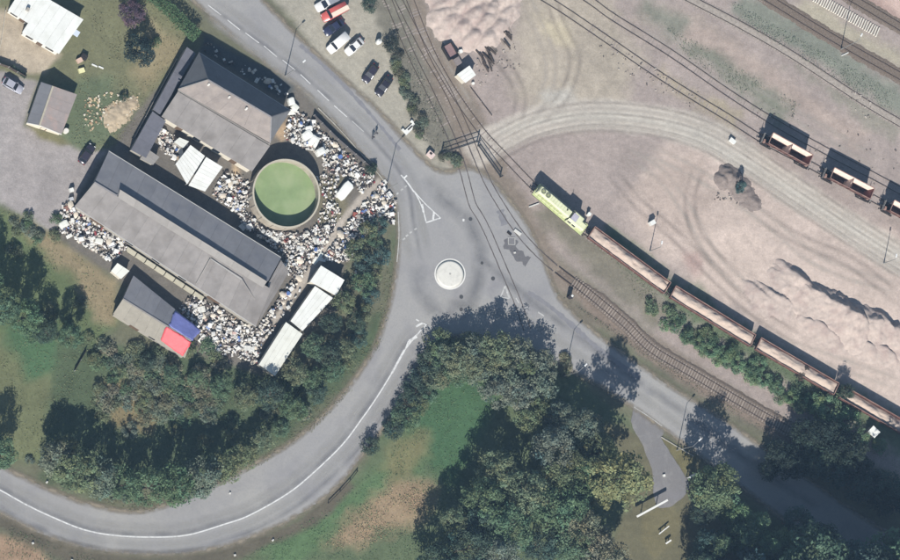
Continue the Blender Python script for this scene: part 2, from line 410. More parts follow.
flat('road_repair', [(528, 292), (548, 305), (572, 325), (600, 350), (640, 378)], 1.0, 0.0345, M_PATCH, 3, 0.35)
flat('road_repair', [(300, 45), (330, 72), (365, 108), (400, 150)], 0.7, 0.0345, M_PATCH, 3, 0.4)
flat('road_repair', [(508, 238), (515, 252), (528, 262)], 2.4, 0.0345, M_TAR, 2, 0.5)
flat('road_repair', [(505, 225), (500, 210)], 1.4, 0.0345, M_PATCH, 2, 0.4)

def fade_material(name, rgb, amt, sc):
    m = bpy.data.materials.new(name); m.use_nodes = True; n = m.node_tree; N = n.nodes; L = n.links; p = N['Principled BSDF']
    p.inputs['Base Color'].default_value = C(*rgb); p.inputs['Roughness'].default_value = 0.95; p.inputs['Specular IOR Level'].default_value = 0.1
    vc = N.new('ShaderNodeVertexColor'); vc.layer_name = 'fade'; tc = N.new('ShaderNodeTexCoord')
    no = N.new('ShaderNodeTexNoise'); no.inputs['Scale'].default_value = sc; no.inputs['Detail'].default_value = 6; L.new(tc.outputs['Object'], no.inputs['Vector'])
    mr = N.new('ShaderNodeMapRange'); mr.inputs[1].default_value = 0.3; mr.inputs[2].default_value = 0.7; mr.inputs[3].default_value = 0.2; mr.inputs[4].default_value = 1.6
    L.new(no.outputs[0], mr.inputs[0])
    a = N.new('ShaderNodeMath'); a.operation = 'MULTIPLY'; L.new(vc.outputs[0], a.inputs[0]); L.new(mr.outputs[0], a.inputs[1])
    b = N.new('ShaderNodeMath'); b.operation = 'MULTIPLY'; b.use_clamp = True; b.inputs[1].default_value = amt; L.new(a.outputs[0], b.inputs[0]); L.new(b.outputs[0], p.inputs['Alpha'])
    return m
def fade_strip(name, pts, wd, z, m, prof=(0, .5, 1, .5, 0)):
    pts = [P(p[0], p[1], z) for p in cat_rom(pts, 4)]; V = []; F = []; Cc = []; n = len(prof)
    for i, p in enumerate(pts):
        d = pts[min(i+1, len(pts)-1)]-pts[max(i-1, 0)]; d.normalize(); nn = Vector((-d.y, d.x, 0)); e = min(1, i/6, (len(pts)-1-i)/6)
        for k, f in enumerate(prof):
            q = p+nn*((k/(n-1)-.5)*wd); V.append((q.x, q.y, z)); Cc += [f*e, f*e, f*e, 1]
    F = [(i*n+k, i*n+k+1, (i+1)*n+k+1, (i+1)*n+k) for i in range(len(pts)-1) for k in range(n-1)]
    me = bpy.data.meshes.new(name); me.from_pydata(V, [], F); ca = me.color_attributes.new('fade', 'FLOAT_COLOR', 'POINT'); ca.data.foreach_set('color', Cc); me.materials.append(m)
    return struct(link(name, me))
M_DUST = fade_material('edge_dust', (150, 140, 124), 0.8, 0.7)
M_WEARL = fade_material('polished_lane', (180, 178, 174), 0.42, 0.25)
M_WEARD = fade_material('dark_lane', (134, 134, 137), 0.36, 0.25)
ED = ASPHALT
fade_strip('verge_dust', ED[0:22], 1.7, 0.0322, M_DUST); fade_strip('verge_dust', ED[22:44], 1.7, 0.0324, M_DUST); fade_strip('verge_dust', ED[46:], 1.7, 0.0326, M_DUST)
BEND = [(421, 330), (404, 351), (393, 371), (377, 397), (361, 420), (342, 445), (312, 474), (287, 494), (250, 515), (225, 524), (187, 535), (150, 537), (112, 535), (82, 529), (50, 516), (25, 504), (0, 490), (-20, 481)]
def offs(pts, k):
    o = []
    for i, p in enumerate(pts):
        a, b = pts[max(i-1, 0)], pts[min(i+1, len(pts)-1)]; dx, dy = b[0]-a[0], b[1]-a[1]; l = math.hypot(dx, dy); o.append((p[0]-dy/l*k, p[1]+dx/l*k))
    return o
fade_strip('lane_wear', offs(BEND, 9), 2.6, 0.0328, M_WEARL); fade_strip('lane_wear', offs(BEND, -8), 2.2, 0.0329, M_WEARL); fade_strip('lane_wear', offs(BEND, 2.5), 1.6, 0.0330, M_WEARD); fade_strip('lane_wear', offs(BEND, -15), 1.5, 0.0331, M_WEARD)
NWL = [(205, 5), (240, 30), (277, 57), (310, 84), (347, 117), (380, 150), (405, 185), (412, 225), (420, 262)]
fade_strip('lane_wear', offs(NWL, 9), 2.4, 0.0332, M_WEARL); fade_strip('lane_wear', offs(NWL, -10), 2.4, 0.0333, M_WEARL); fade_strip('lane_wear', offs(NWL, -2), 1.4, 0.0334, M_WEARD)
fade_strip('lane_wear', [(470, 250), (500, 275), (530, 300), (570, 330), (620, 368), (680, 410), (740, 455), (820, 510)], 2.6, 0.0335, M_WEARD)
fade_strip('lane_wear', [(440, 300), (480, 310), (530, 322), (580, 356), (640, 396), (700, 440)], 2.4, 0.0336, M_WEARL)
fade_strip('lane_wear', [(425, 175), (440, 195), (470, 225), (480, 260), (470, 300), (440, 312), (420, 290), (418, 262)], 4.5, 0.0337, M_WEARD)

M_TYREL = fade_material('pale_tyre_track', (202, 193, 182), 0.3, 0.3)
M_TYRED = fade_material('dark_tyre_track', (146, 136, 128), 0.24, 0.3)
HAUL = [(482, 156), (505, 142), (540, 126), (590, 117), (650, 121), (700, 134), (740, 156), (800, 196), (860, 236), (920, 274)]
for k, (o_, w_, m_) in enumerate(((-14, 1.0, M_TYRED), (14, 1.1, M_TYRED), (-8, 1.2, M_TYREL), (-3, 0.8, M_TYRED), (3, 1.3, M_TYREL), (8, 0.8, M_TYRED), (10.5, 0.7, M_TYREL))):
    fade_strip('tyre_track', offs(HAUL, o_), w_, 0.004+0.0004*k, m_)
for k, (pts, m_) in enumerate((([(520, 125), (545, 95), (550, 60), (535, 20), (520, -10)], M_TYREL), ([(535, 122), (562, 98), (575, 60), (560, 25), (548, -10)], M_TYRED), ([(620, 150), (660, 175), (690, 215), (720, 265), (780, 315)], M_TYREL), ([(640, 148), (690, 170), (760, 215), (820, 262), (900, 290)], M_TYREL),
                               ([(610, 170), (640, 205), (680, 240), (740, 300), (800, 340)], M_TYRED), ([(700, 165), (690, 200), (700, 240), (740, 280)], M_TYRED), ([(760, 215), (800, 240), (850, 262), (900, 300)], M_TYRED), ([(460, 30), (500, 60), (520, 95), (515, 125)], M_TYRED), ([(770, 340), (830, 360), (900, 385)], M_TYREL), ([(640, 20), (720, 75), (800, 118), (880, 165)], M_TYREL), ([(420, 20), (446, 70), (476, 120)], M_TYREL))):
    for o_ in (-5, 5): fade_strip('tyre_track', offs(pts, o_), 1.6, 0.008+0.0004*k+0.0001*(o_ > 0), m_)

# ------------------------------------------------------------------ painted markings
M_PAINT = mat('road_paint', (226, 226, 224), 0.8, 0.12, 2.5, stain=((165, 164, 163), 0.75, 1.6))
M_FAINT = mat('worn_road_paint', (198, 197, 194), 0.85, 0.1, 3, stain=((160, 159, 158), 0.9, 2.5))
ZP = 0.038
PZ = [0]
def paint(segs, m=M_PAINT, name='road_marking'):
    mb = MB(); PZ[0] += 0.0009
    for k, (pts, wd) in enumerate(segs): strip(mb, pts, wd, ZP+PZ[0]+0.0006*k, 3 if len(pts) > 2 else 30)
    return struct(mb.build(name, m))
paint([([(421, 330), (404, 351), (393, 371), (377, 397), (361, 420), (342, 445), (312, 474), (287, 494), (250, 515), (225, 524), (187, 535), (150, 537), (112, 535), (82, 529), (50, 516), (25, 504), (0, 490), (-20, 481)], 0.26)], name='centre_line')
for a, b in (((227.5, 20), (240, 30)), ((245.5, 33), (259, 43)), ((264, 46), (277, 57)), ((282.5, 60), (295, 70)), ((300.5, 74.5), (310.5, 84)), ((317.5, 90), (329, 101)), ((334, 105.5), (347, 117)), ((208, 5), (221, 15)), ((352, 121), (364, 132))):
    paint([([a, b], 0.16)], M_FAINT if a[0] > 350 else M_PAINT, 'lane_dash')
paint([([(401, 175), (407, 182), (414, 192)], 0.3), ([(414, 191), (419, 200), (423, 210), (426.3, 222.5)], 0.24), ([(414, 191), (424, 202.5), (433, 211), (440.5, 218)], 0.2),
       ([(426, 222.6), (440.6, 218)], 0.26), ([(422, 204), (423.5, 212)], 0.42), ([(434, 212), (433, 220)], 0.4)], name='splitter_marking')
paint([([(392, 373), (399, 360), (404.5, 350)], 0.42), ([(404.5, 351), (408, 344), (415, 336), (421, 330.5), (426.5, 324.5)], 0.18), ([(405, 350), (408, 342), (411, 339)], 0.2),
       ([(409, 341), (417, 336.5)], 0.5), ([(416, 326.5), (422.5, 323)], 0.42), ([(422.5, 323), (427, 325)], 0.2), ([(416, 319.5), (419, 321)], 0.25), ([(428, 326), (430.5, 328)], 0.2)], name='splitter_marking')
paint([([(505, 286), (500.8, 297)], 0.26), ([(505, 286), (509.5, 298.5)], 0.4), ([(501, 297), (509.5, 298.5)], 0.2), ([(516, 298), (519, 303)], 0.28), ([(538, 312), (544, 316)], 0.3), ([(528, 307), (523, 309)], 0.15)], M_FAINT, 'splitter_marking')
for p in ((404, 239), (407, 235.6), (410.8, 232.4), (415.5, 229), (405.7, 186.5), (397.5, 193.5), (401.8, 189.8)):
    paint([([(p[0]-1.1, p[1]+0.8), (p[0]+1.1, p[1]-0.8)], 0.32)], M_FAINT, 'give_way_dash')
paint([([(634, 407), (648, 416), (662, 426)], 0.14)], M_FAINT, 'edge_line')
paint([([(398.2, 212), (399, 235), (397, 262)], 0.16)], M_FAINT, 'edge_line')
paint([([(462.6, 220), (464.4, 220.2)], 0.5)], M_PAINT, 'paint_spot')
M_IRON = mat('iron_cover', (78, 78, 80), 0.7, 0.2, 4)
for p, r in (((470.5, 219), 0.32), ((461.3, 296.8), 0.35), ((461.2, 309.5), 0.32), ((493, 278.5), 0.35), ((482, 263), 0.25)):
    c = P(p[0], p[1], 0.03); t = thing('manhole_cover', 'round dark iron manhole cover set in the grey asphalt', 'manhole', c, 0, 'manhole covers in the road')
    MB().cyl((0, 0, 0), (0, 0, 0.012), r, r, 16).build('lid', M_IRON, t)
    mb = MB(); n = 20
    mb.loft([[(rr*math.cos(6.2832*i/n), rr*math.sin(6.2832*i/n), zz) for i in range(n)] for rr, zz in ((r, 0.004), (r, 0.02), (r+0.07, 0.02), (r+0.07, 0.0))], cap=False)
    mb.build('frame', M_IRON, t)

# mini roundabout dome
c0 = P(450, 274, 0.03); t = thing('mini_roundabout', 'white painted domed disc at the centre of the road junction', 'roundabout', c0)
M_DOME = mat('dome_paint', (226, 223, 214), 0.7, 0.06, 1.2, stain=((196, 193, 186), 0.55, 0.9))
R_ = 15.5
def px_ring(cx, cy, r, z, n=48):
    return [tuple(P(cx+r*math.cos(6.28319*i/n), cy+r*math.sin(6.28319*i/n), z)-c0) for i in range(n)]
MB().loft([px_ring(450, 274, 14.6*k, 0.05+0.08*(1-k*k)) for k in (1, 0.8, 0.55, 0.3, 0.04)]).build('dome', M_DOME, t, True)
MB().loft([px_ring(450, 274, 15.6, 0.032), px_ring(450, 274, 15.5, 0.06), px_ring(450, 274, 14.4, 0.07), px_ring(450, 274, 14.3, 0.035)], cap=False).build('rim', mat('rim_paint', (232, 230, 224), 0.7, 0.05, 2), t)
MB().cyl((0, 0, 0.11), (0, 0, 0.14), 0.2, 0.2, 12).build('centre_cap', mat('cap_grey', (176, 174, 170), 0.8, 0.1), t)

# ------------------------------------------------------------------ railway tracks
M_RAIL = mat('rusty_rail', (94, 82, 76), 0.6, 0.2, 3, metal=0.2)
M_SLEEP = mat('sleeper_wood', (154, 142, 132), 0.9, 0.22, 3, objvar=0.22)
M_DSLEEP = mat('dark_sleeper', (128, 116, 106), 0.9, 0.25, 3, objvar=0.25)
M_YSLEEP = mat('buried_sleeper', (158, 147, 140), 0.95, 0.25, 3, objvar=0.12)
M_BALL = mat('ballast', (124, 111, 100), 0.95, 0.3, 2.2, bump=0.8, bscale=5)
M_BALL2 = mat('pale_ballast', (168, 158, 148), 0.95, 0.3, 1.6, bump=0.6, bscale=4)
M_GROOVE = mat('flangeway', (112, 108, 107), 0.9, 0.2, 2)
def world_line(pts, step):
    pts = [P(p[0], p[1], 0) for p in cat_rom(pts, 1.0)]; out = [pts[0]]; acc = 0
    for a, b in zip(pts, pts[1:]):
        d = (b-a).length
        while acc+d >= step:
            t = (step-acc)/d; a = a+(b-a)*t; out.append(a.copy()); d = (b-a).length; acc = 0
        acc += d
    return out
def track(name, label, pts, sleepers=None, zr=0.12, ballast=None, groove=False, smat=M_SLEEP, proud=0.02, rail_w=0.10):
    wl = world_line(pts, 0.6); c = wl[len(wl)//2]
    root = thing(name, label, 'railway track', (c.x, c.y, 0))
    tan = []
    for i in range(len(wl)):
        d = wl[min(i+1, len(wl)-1)]-wl[max(i-1, 0)]; d.normalize(); tan.append(d)
    if ballast:
        mb = MB(); hw, zt, bm_ = ballast; vs = []
        for ib, (p, d) in enumerate(zip(wl, tan)):
            n_ = Vector((-d.y, d.x, 0)); j = random.uniform(-.15, .15); e = min(1, ib/18)
            for k, z in ((-hw-0.55+j, -0.07), (-hw, zt), (hw, zt), (hw+0.55-j, -0.07)):
                q = p+n_*k*(0.4+0.6*e)-c; vs.append((q.x, q.y, -0.08+(z+0.08)*e+random.uniform(-.012, .012)))
        mb.add(vs, [(4*i+k, 4*i+k+1, 4*i+k+5, 4*i+k+4) for i in range(len(wl)-1) for k in range(3)])
        o = mb.build('ballast_bed', bm_, root)
    for s in (-1, 1):
        mb = MB(); vs = []
        for p, d in zip(wl, tan):
            n_ = Vector((-d.y, d.x, 0)); q = p+n_*(s*0.755)-c
            for k, z in ((-rail_w/2, 0.0), (-rail_w/2, zr), (rail_w/2, zr), (rail_w/2, 0.0)):
                e = q+n_*k; vs.append((e.x, e.y, z))
        mb.add(vs, [(4*i+k, 4*i+k+1, 4*i+k+5, 4*i+k+4) for i in range(len(wl)-1) for k in range(3)])
        mb.build('rail', M_RAIL, root)
        if groove:
            mb = MB(); vs = []
            for p, d in zip(wl, tan):
                n_ = Vector((-d.y, d.x, 0)); q = p+n_*(s*0.755)-c
                for k in (-0.11, 0.11):
                    e = q+n_*k*random.uniform(.6, 1.4); vs.append((e.x, e.y, 0.037))
            mb.add(vs, [(2*i, 2*i+1, 2*i+3, 2*i+2) for i in range(len(wl)-1)])
            mb.build('flangeway', M_GROOVE, root)
    if sleepers:
        z0, a, b, stp = sleepers
        me = MB().box((0, 0, 0), (0.26, 2.5, 0.16)).mesh('sleeper', smat)
        for i in range(0, len(wl), stp):
            x, y = Q(np.array(wl[i].x), np.array(wl[i].y))
            if not (a <= x <= b) or y > 575 or y < -15: continue
            o = link('sleeper', me, root); o.location = (wl[i].x-c.x+random.uniform(-.03, .03), wl[i].y-c.y, z0+random.uniform(-.012, .012))
            o.rotation_euler = (0, 0, math.atan2(tan[i].y, tan[i].x)+random.uniform(-.02, .02))
    return root
def sub(pts, lo, hi):
    return [p for p in cat_rom(pts, 4) if lo <= p[0] <= hi]
track('railway_track', 'rusty railway track running from the gate to the grey road crossing', sub(T1, 380, 470), (-0.145, 380, 470, 1), 0.08, None, smat=M_YSLEEP)
track('railway_track', 'worn rails sunk in the asphalt and curving past the yellow locomotive', sub(T1, 466, 560), None, 0.05, None, True)
track('railway_track', 'open railway track with pale sleepers between the road and green bushes', sub(T1, 556, 930), (0.04, 572, 930, 1), 0.2, (1.5, 0.1, M_BALL))
track('railway_track', 'overgrown outer railway track ending at the metal gate beside the parked cars', sub(T2, 370, 452), (-0.15, 380, 450, 1), 0.08, None, smat=M_YSLEEP)
track('railway_track', 'old rails set in the asphalt passing close to the white roundabout disc', sub(T2, 446, 530), None, 0.046, None, True)
track('railway_track', 'track under the yellow locomotive and the gravel wagons', T3, (-0.145, 380, 930, 1), 0.08, None, smat=M_YSLEEP)
track('railway_track', 'siding running behind the row of hopper wagons', T4, (-0.15, 590, 930, 1), 0.1, None, smat=M_YSLEEP)
track('railway_track', 'siding carrying the row of brown hopper wagons', T5, (-0.15, 590, 930, 1), 0.1, None, smat=M_YSLEEP)
track('railway_track', 'siding with pale grey ballast between its rails beyond the hopper wagons', T6, (-0.11, 640, 930, 1), 0.08, (0.5, 0.0, M_BALL2), smat=M_YSLEEP)
track('railway_track', 'dark siding beside the green weed strip and the laid out concrete sleepers', T7, (-0.1, 740, 930, 1), 0.12, (1.2, 0.0, M_BALL), smat=M_YSLEEP)
track('railway_track', 'track beside the pink gravel beyond the laid out concrete sleepers', T8, (-0.1, 800, 930, 1), 0.12, (1.1, 0.0, M_BALL), smat=M_YSLEEP)

# ------------------------------------------------------------------ gravel heaps
M_PEACH = mat('peach_gravel', (194, 178, 168), 0.95, 0.22, 1.1, bump=0.5, bscale=3.5, stain=((166, 144, 138), 0.6, 0.4))
def heap(name, label, cat, cones, m, amp=0.12, res=0.35, fr=1.1, sharp=1.0, back=0.0, warp=2.0, stretch=1.0):
    pts = [(P(a, b, 0), h, r) for a, b, h, r in cones]
    x0 = min(p.x-r for p, h, r in pts)-1; x1 = max(p.x+r for p, h, r in pts)+1
    y0 = min(p.y-r for p, h, r in pts)-1; y1 = max(p.y+r for p, h, r in pts)+1
    xs = np.arange(x0, x1, res); ys = np.arange(y0, y1, res); X, Y = np.meshgrid(xs, ys)
    Z = np.full(X.shape, -0.5)
    wx = (fbm(X*0.35, Y*0.35, 3)-0.5)*warp; wy = (fbm(X*0.35+31, Y*0.35+7, 3)-0.5)*warp
    for p, h, r in pts:
        dx = X+wx*min(1, r/3)-p.x; dy = Y+wy*min(1, r/3)-p.y
        if back:
            v = dx*SH.x*0.94+dy*SH.y*0.94+dx*0.34; u = dx*SH.y-dy*SH.x
            v = np.where(v > 0, v*(r/(h*back)), v); dx, dy = u, v
        if stretch != 1 and r < 6: dx, dy = (dx*0.64+dy*0.77)/stretch, (-dx*0.77+dy*0.64)*1.1
        d = np.hypot(dx, dy)/r
        zz = h*(1-np.clip(d, 0, 1.4)**sharp)
        if not back: zz = np.where(zz > h*0.8, h*0.8+(zz-h*0.8)*0.5, zz)
        Z = np.maximum(Z, zz)
    Z = Z+(fbm(X*fr, Y*fr, 4)-0.5)*2*amp+(fbm(X*3.1+7, Y*3.1, 2)-0.5)*0.16
    Z = np.maximum(Z, -0.35)
    keep = Z > -0.2
    ny_, nx_ = X.shape; ix = np.arange(nx_*ny_).reshape(ny_, nx_)
    q = np.stack([ix[:-1, :-1], ix[:-1, 1:], ix[1:, 1:], ix[1:, :-1]], -1).reshape(-1, 4)
    k = keep.ravel(); q = q[k[q].any(1)]
    used = np.unique(q); mp = -np.ones(nx_*ny_, int); mp[used] = np.arange(len(used))
    c = pts[0][0]
    V = np.stack([X.ravel()-c.x, Y.ravel()-c.y, Z.ravel()], -1)[used]
    me = bpy.data.meshes.new(name); me.from_pydata(V.tolist(), [], mp[q].tolist()); me.materials.append(m)
    me.polygons.foreach_set('use_smooth', [True]*len(me.polygons))
    o = link(name, me); o.location = (c.x, c.y, 0)
    return tag(o, label, cat)
cones = []
for (a, b, h, r) in [(442, 12, 2.0, 2.8), (452, 18, 2.1, 2.7), (463, 26, 2.2, 2.8), (474, 36, 2.3, 3.0), (487, 36, 2.2, 2.8), (498, 25, 2.0, 2.6), (505, 14, 1.7, 2.4), (484, 22, 2.6, 3.0), (472, 12, 2.6, 3.0), (490, 10, 2.4, 3.0),
                     (460, 5, 2.5, 2.8), (445, -2, 2.2, 2.8), (458, -10, 2.6, 3), (475, -4, 2.6, 3.2), (493, -6, 2.4, 3.0), (505, 0, 2.0, 2.8), (470, -20, 2.6, 4), (490, -22, 2.6, 4), (452, -22, 2.4, 4)]:
    cones.append((a+random.uniform(-2, 2), b+random.uniform(-2, 2), h*0.8, r*random.uniform(.85, 1.2)))
cones.append((472, 4, 1.3, 8.5))
HB = 1
heap('gravel_heap', 'large heap of peach gravel dumped in overlapping loads beside the white hut', 'gravel heap', cones, M_PEACH, 0.10, 0.25, 1.3, 1.0, 0, 1.6, 1.7)
heap('gravel_heap', 'long ridge of peach gravel with steep shaded back in the yard', 'gravel heap',
     [(826, 298, 2.2, 8.0), (815, 292, 1.9, 7), (838, 306, 2.7, 8), (850, 315, 3.0, 7.5), (860, 318, 2.4, 6), (804, 287, 1.6, 7)], M_PEACH, 0.2, 0.25, 1.0, 1.0, 0.85, 2.4)
heap('gravel_heap', 'broad gravel heap at the end of the long ridge beside the haul track', 'gravel heap',
     [(874, 322, 2.2, 6.5), (886, 325, 2.0, 6), (897, 331, 1.8, 6)], M_PEACH, 0.2, 0.25, 1.0, 1.0, 0.85, 2.4)
heap('gravel_heap', 'low spur of gravel with dark hollows at the start of the long ridge', 'gravel heap',
     [(799, 278, 1.9, 5.4), (789, 281, 0.9, 4.5), (776, 294, 0.9, 5), (762, 294, 0.8, 4.4)], M_PEACH, 0.14, 0.3, 1.2, 1.0, 0.8, 2.0)
heap('gravel_heap', 'small pitted mound of gravel below the long ridge', 'gravel heap',
     [(808, 320, 0.9, 3.0), (822, 326, 1.1, 4.0), (834, 333, 0.9, 4.2)], M_PEACH, 0.16, 0.3, 1.4, 1.0, 0.8)
heap('gravel_heap', 'low pitted mound of gravel below the broad heap', 'gravel heap',
     [(868, 344, 1.1, 4.0), (884, 350, 1.0, 3.8)], M_PEACH, 0.16, 0.3, 1.4, 1.0, 0.8)
M_GREYH = mat('grey_rubble', (140, 128, 122), 0.95, 0.3, 1.2, bump=0.8, bscale=3)
heap('rubble_heap', 'grey rubble heap with a dark bank beside the blue green bush', 'rubble heap',
     [(727, 176, 1.5, 2.2), (733, 180, 1.3, 2.4), (722, 181, 1.3, 1.9), (740, 187, 0.9, 2.4), (746, 196, 0.7, 2.2), (752, 203, 0.6, 1.8)], M_GREYH, 0.2, 0.25, 1.6)
M_TAN = mat('tan_sand', (188, 171, 146), 0.95, 0.22, 1.5, bump=0.6, bscale=4)
heap('sand_heap', 'low heap of tan sand and rubble on the garden grass', 'sand heap',
     [(117, 114, 0.55, 2.4), (124, 109, 0.5, 1.8), (112, 120, 0.45, 1.9), (132, 104, 0.35, 1.4)], M_TAN, 0.12, 0.2, 2.2)

# ------------------------------------------------------------------ buildings
M_SLATE = mat('shaded_fibre_cement', (120, 122, 128), 0.9, 0.14, 0.7, objvar=0.07, bump=0.2, bscale=6)  # house slope away from the sun: its shade is put into this darker tone
M_SLATE2 = mat('grey_fibre_cement', (140, 140, 144), 0.9, 0.14, 0.5, objvar=0.06, stain=((118, 120, 130), 0.6, 0.3))
M_FIBRE = mat('weathered_fibre_cement', (145, 140, 137), 0.9, 0.2, 0.5, objvar=0.07, stain=((118, 113, 109), 0.7, 0.3))
M_PALE = mat('pale_fibre_cement', (158, 153, 148), 0.9, 0.1, 0.8, objvar=0.05)
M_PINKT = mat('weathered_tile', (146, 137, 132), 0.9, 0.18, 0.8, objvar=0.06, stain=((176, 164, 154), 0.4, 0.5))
M_WHITE = mat('white_sheet', (240, 240, 234), 0.6, 0.06, 0.8, objvar=0.04, stain=((214, 214, 204), 0.5, 0.5))
M_CREAM = mat('cream_sheet', (234, 234, 224), 0.7, 0.06, 0.8, objvar=0.03, stain=((214, 212, 198), 0.5, 0.6))
M_WALL = mat('rendered_wall', (222, 214, 198), 0.9, 0.12, 1.2)
M_WALLG = mat('grey_render', (176, 170, 160), 0.9, 0.15, 1.0)
M_GLASS = mat('window_glass', (40, 46, 54), 0.15, 0.1, 1, spec=0.5)
M_DOOR = mat('door_paint', (112, 92, 76), 0.7, 0.15, 2)
M_GUT = mat('gutter_metal', (188, 186, 182), 0.6, 0.1, 2)
M_CAP = mat('ridge_cap', (150, 146, 146), 0.85, 0.12, 2, objvar=0.06)

def L3(a, b, t): return a+(b-a)*t
def pz(p): return P(p[0], p[1], p[2])
def roof(parent, off, quad, n, m, name='roof_sheet', th=0.05, gap=0.02, lap=0.012, par=None):
    """quad eave_a, eave_b, ridge_b, ridge_a (px, py, z): n sheets side by side, each its own piece"""
    a, b, c, d = [pz(q) for q in quad]
    for i in range(n):
        t0 = i/n; t1 = (i+1)/n - (gap/max((b-a).length, 1) if i < n-1 else 0)
        pts = [L3(a, b, t0), L3(a, b, t1), L3(d, c, t1), L3(d, c, t0)]
        up = (lap if i % 2 else 0)+random.uniform(0, 0.01)
        pts = [p+Vector((0, 0, up)) for p in pts]
        MB().prism(pts, th).build(name, m, parent, off=off)
def wall_ring(parent, off, pts, m, inset=0.22, name='wall', drop=0.08):
    """pts: px,py,z ring of roof edge points; vertical wall under each edge, one mesh"""
    W = [pz(p) for p in pts]; cx = sum((p for p in W), Vector())/len(W)
    Wi = []
    for p in W:
        d = Vector((cx.x-p.x, cx.y-p.y, 0)); k = d.length
        Wi.append(p+d*(inset*1.4/k)-Vector((0, 0, drop)))
    mb = MB(); n = len(Wi)
    for i in range(n):
        a, b = Wi[i], Wi[(i+1) % n]
        mb.add([(a.x, a.y, -0.1), (b.x, b.y, -0.1), tuple(b), tuple(a)], [(0, 1, 2, 3)])
    o = mb.build(name, m, parent, off=off)
    return o, Wi
def openings(wallo, off, a, b, items, z_top=None):
    """windows and doors proud of the wall a-b; items (kind, t, width, z0, z1)"""
    d = Vector((b.x-a.x, b.y-a.y, 0)); L_ = d.length; d.normalize(); n_ = Vector((d.y, -d.x, 0))
    cen = None
    for kind, t, wd, z0, z1 in items:
        for s in (1,):
            c = Vector((a.x, a.y, 0))+d*(L_*t)
            mb = MB(); p0 = c-d*wd/2; p1 = c+d*wd/2
            for (q0, q1, zz0, zz1) in ((p0, p1, z1, z1+0.08), (p0, p1, z0-0.08, z0), (p0-d*0.08, p0, z0-0.08, z1+0.08), (p1, p1+d*0.08, z0-0.08, z1+0.08)):
                m_ = (q0+q1)/2; mb.box((m_.x, m_.y, (zz0+zz1)/2), ((q1-q0).length, 0.14, zz1-zz0), math.atan2(d.y, d.x))
            mb.box((c.x, c.y, (z0+z1)/2), (wd, 0.07, z1-z0), math.atan2(d.y, d.x))
            mb.build(kind, M_GLASS if kind == 'window' else M_DOOR, wallo, off=off)
def ridge_cap(parent, off, a, b, w_=0.3, m=None, n=1, name='ridge_cap'):
    a, b = pz(a), pz(b)
    for i in range(n):
        p, q = L3(a, b, i/n), L3(a, b, (i+1)/n-0.004)
        MB().beam(p+Vector((0, 0, 0.06)), q+Vector((0, 0, 0.06)), w_, 0.07).build(name, m or M_CAP, parent, off=off)
def at(px, py, z=0): p = P(px, py, z); return Vector((p.x, p.y, 0))

# long warehouse
off = at(180, 235, 3)
t = thing('warehouse', 'long low warehouse with one dark and one pale grey roof slope in the scrap yard', 'warehouse', off)
EA, EB = (75, 206, 3.0), (256, 326, 3.0)
RA, RB = (94.4, 182.5, 5.6), (266, 291, 5.6)
NA, NB = (108.7, 151.3, 3.2), (281, 258, 3.2)
roof(t, off, (NA, NB, (268, 281.5, 5.5), (94.4, 182.5, 5.5)), 14, M_SLATE2)
roof(t, off, (EA, (256, 326, 3.0), (271, 289, 5.2), RA), 13, M_FIBRE)
roof(t, off, ((118, 197.5, 5.62), (263, 287.5, 5.62), (267, 281.5, 6.15), (120, 189.5, 6.15)), 9, M_PALE, 'ridge_sheet')
MB().add([tuple(pz(q)) for q in ((120, 189.5, 6.1), (267, 281.5, 6.1))]+[tuple(pz(q)-Vector((0, 0, 0.9))) for q in ((267, 281.5, 6.1), (120, 189.5, 6.1))], [(0, 1, 2, 3)]).build('ridge_upstand', M_SLATE, t, off=off)
MB().add([tuple(pz(q)) for q in ((118, 197.5, 5.62), (120, 189.5, 6.12))]+[tuple(pz(q)-Vector((0, 0, 0.8))) for q in ((120, 189.5, 6.12), (118, 197.5, 5.62))], [(0, 1, 2, 3)]).build('ridge_end', M_PALE, t, off=off)
ridge_cap(t, off, RA, (117, 196, 5.62), 0.35, None, 2)
roof(t, off, ((281, 260, 3.4), (289, 272, 2.8), (259, 322, 2.8), (268.5, 283, 4.2)), 4, M_FIBRE, 'end_sheet')
for a, b in (((210, 259, 5.2), (196, 284, 3.2)), ((242, 280, 5.3), (255, 300, 4.1))):
    MB().beam(pz(a)+Vector((0, 0, .1)), pz(b)+Vector((0, 0, .1)), 0.16, 0.1).build('roof_batten', M_PALE, t, off=off)
MB().beam(pz((211, 259, 5.2))+Vector((0, 0, .09)), pz((242, 280, 5.3))+Vector((0, 0, .09)), 0.14, 0.1).build('roof_batten', M_GUT, t, off=off)
wo, W = wall_ring(t, off, (EA, (256, 326, 3.0), (283, 276, 3.0), NB, NA, (94.4, 182.5, 5.4)), M_WALLG, 0.3)
openings(wo, off, W[0], W[1], [('door', 0.12, 3.0, 0.1, 2.5), ('window', 0.3, 1.6, 1.2, 2.2), ('window', 0.45, 1.6, 1.2, 2.2), ('window', 0.6, 1.6, 1.2, 2.2), ('door', 0.78, 2.6, 0.1, 2.4)])
MB().beam(pz((75, 206.6, 2.95)), pz((256, 326.6, 2.95)), 0.14, 0.12).build('gutter', M_GUT, t, off=off)
MB().beam(pz((108.7, 151, 3.15)), pz((281, 257.5, 3.15)), 0.14, 0.12).build('gutter', M_GUT, t, off=off)
MB().cyl(pz((248, 263, 4.0)), pz((248, 263, 4.0))+Vector((0, 0, 0.8)), 0.22, 0.22, 8).build('vent_pipe', M_GUT, t, off=off)
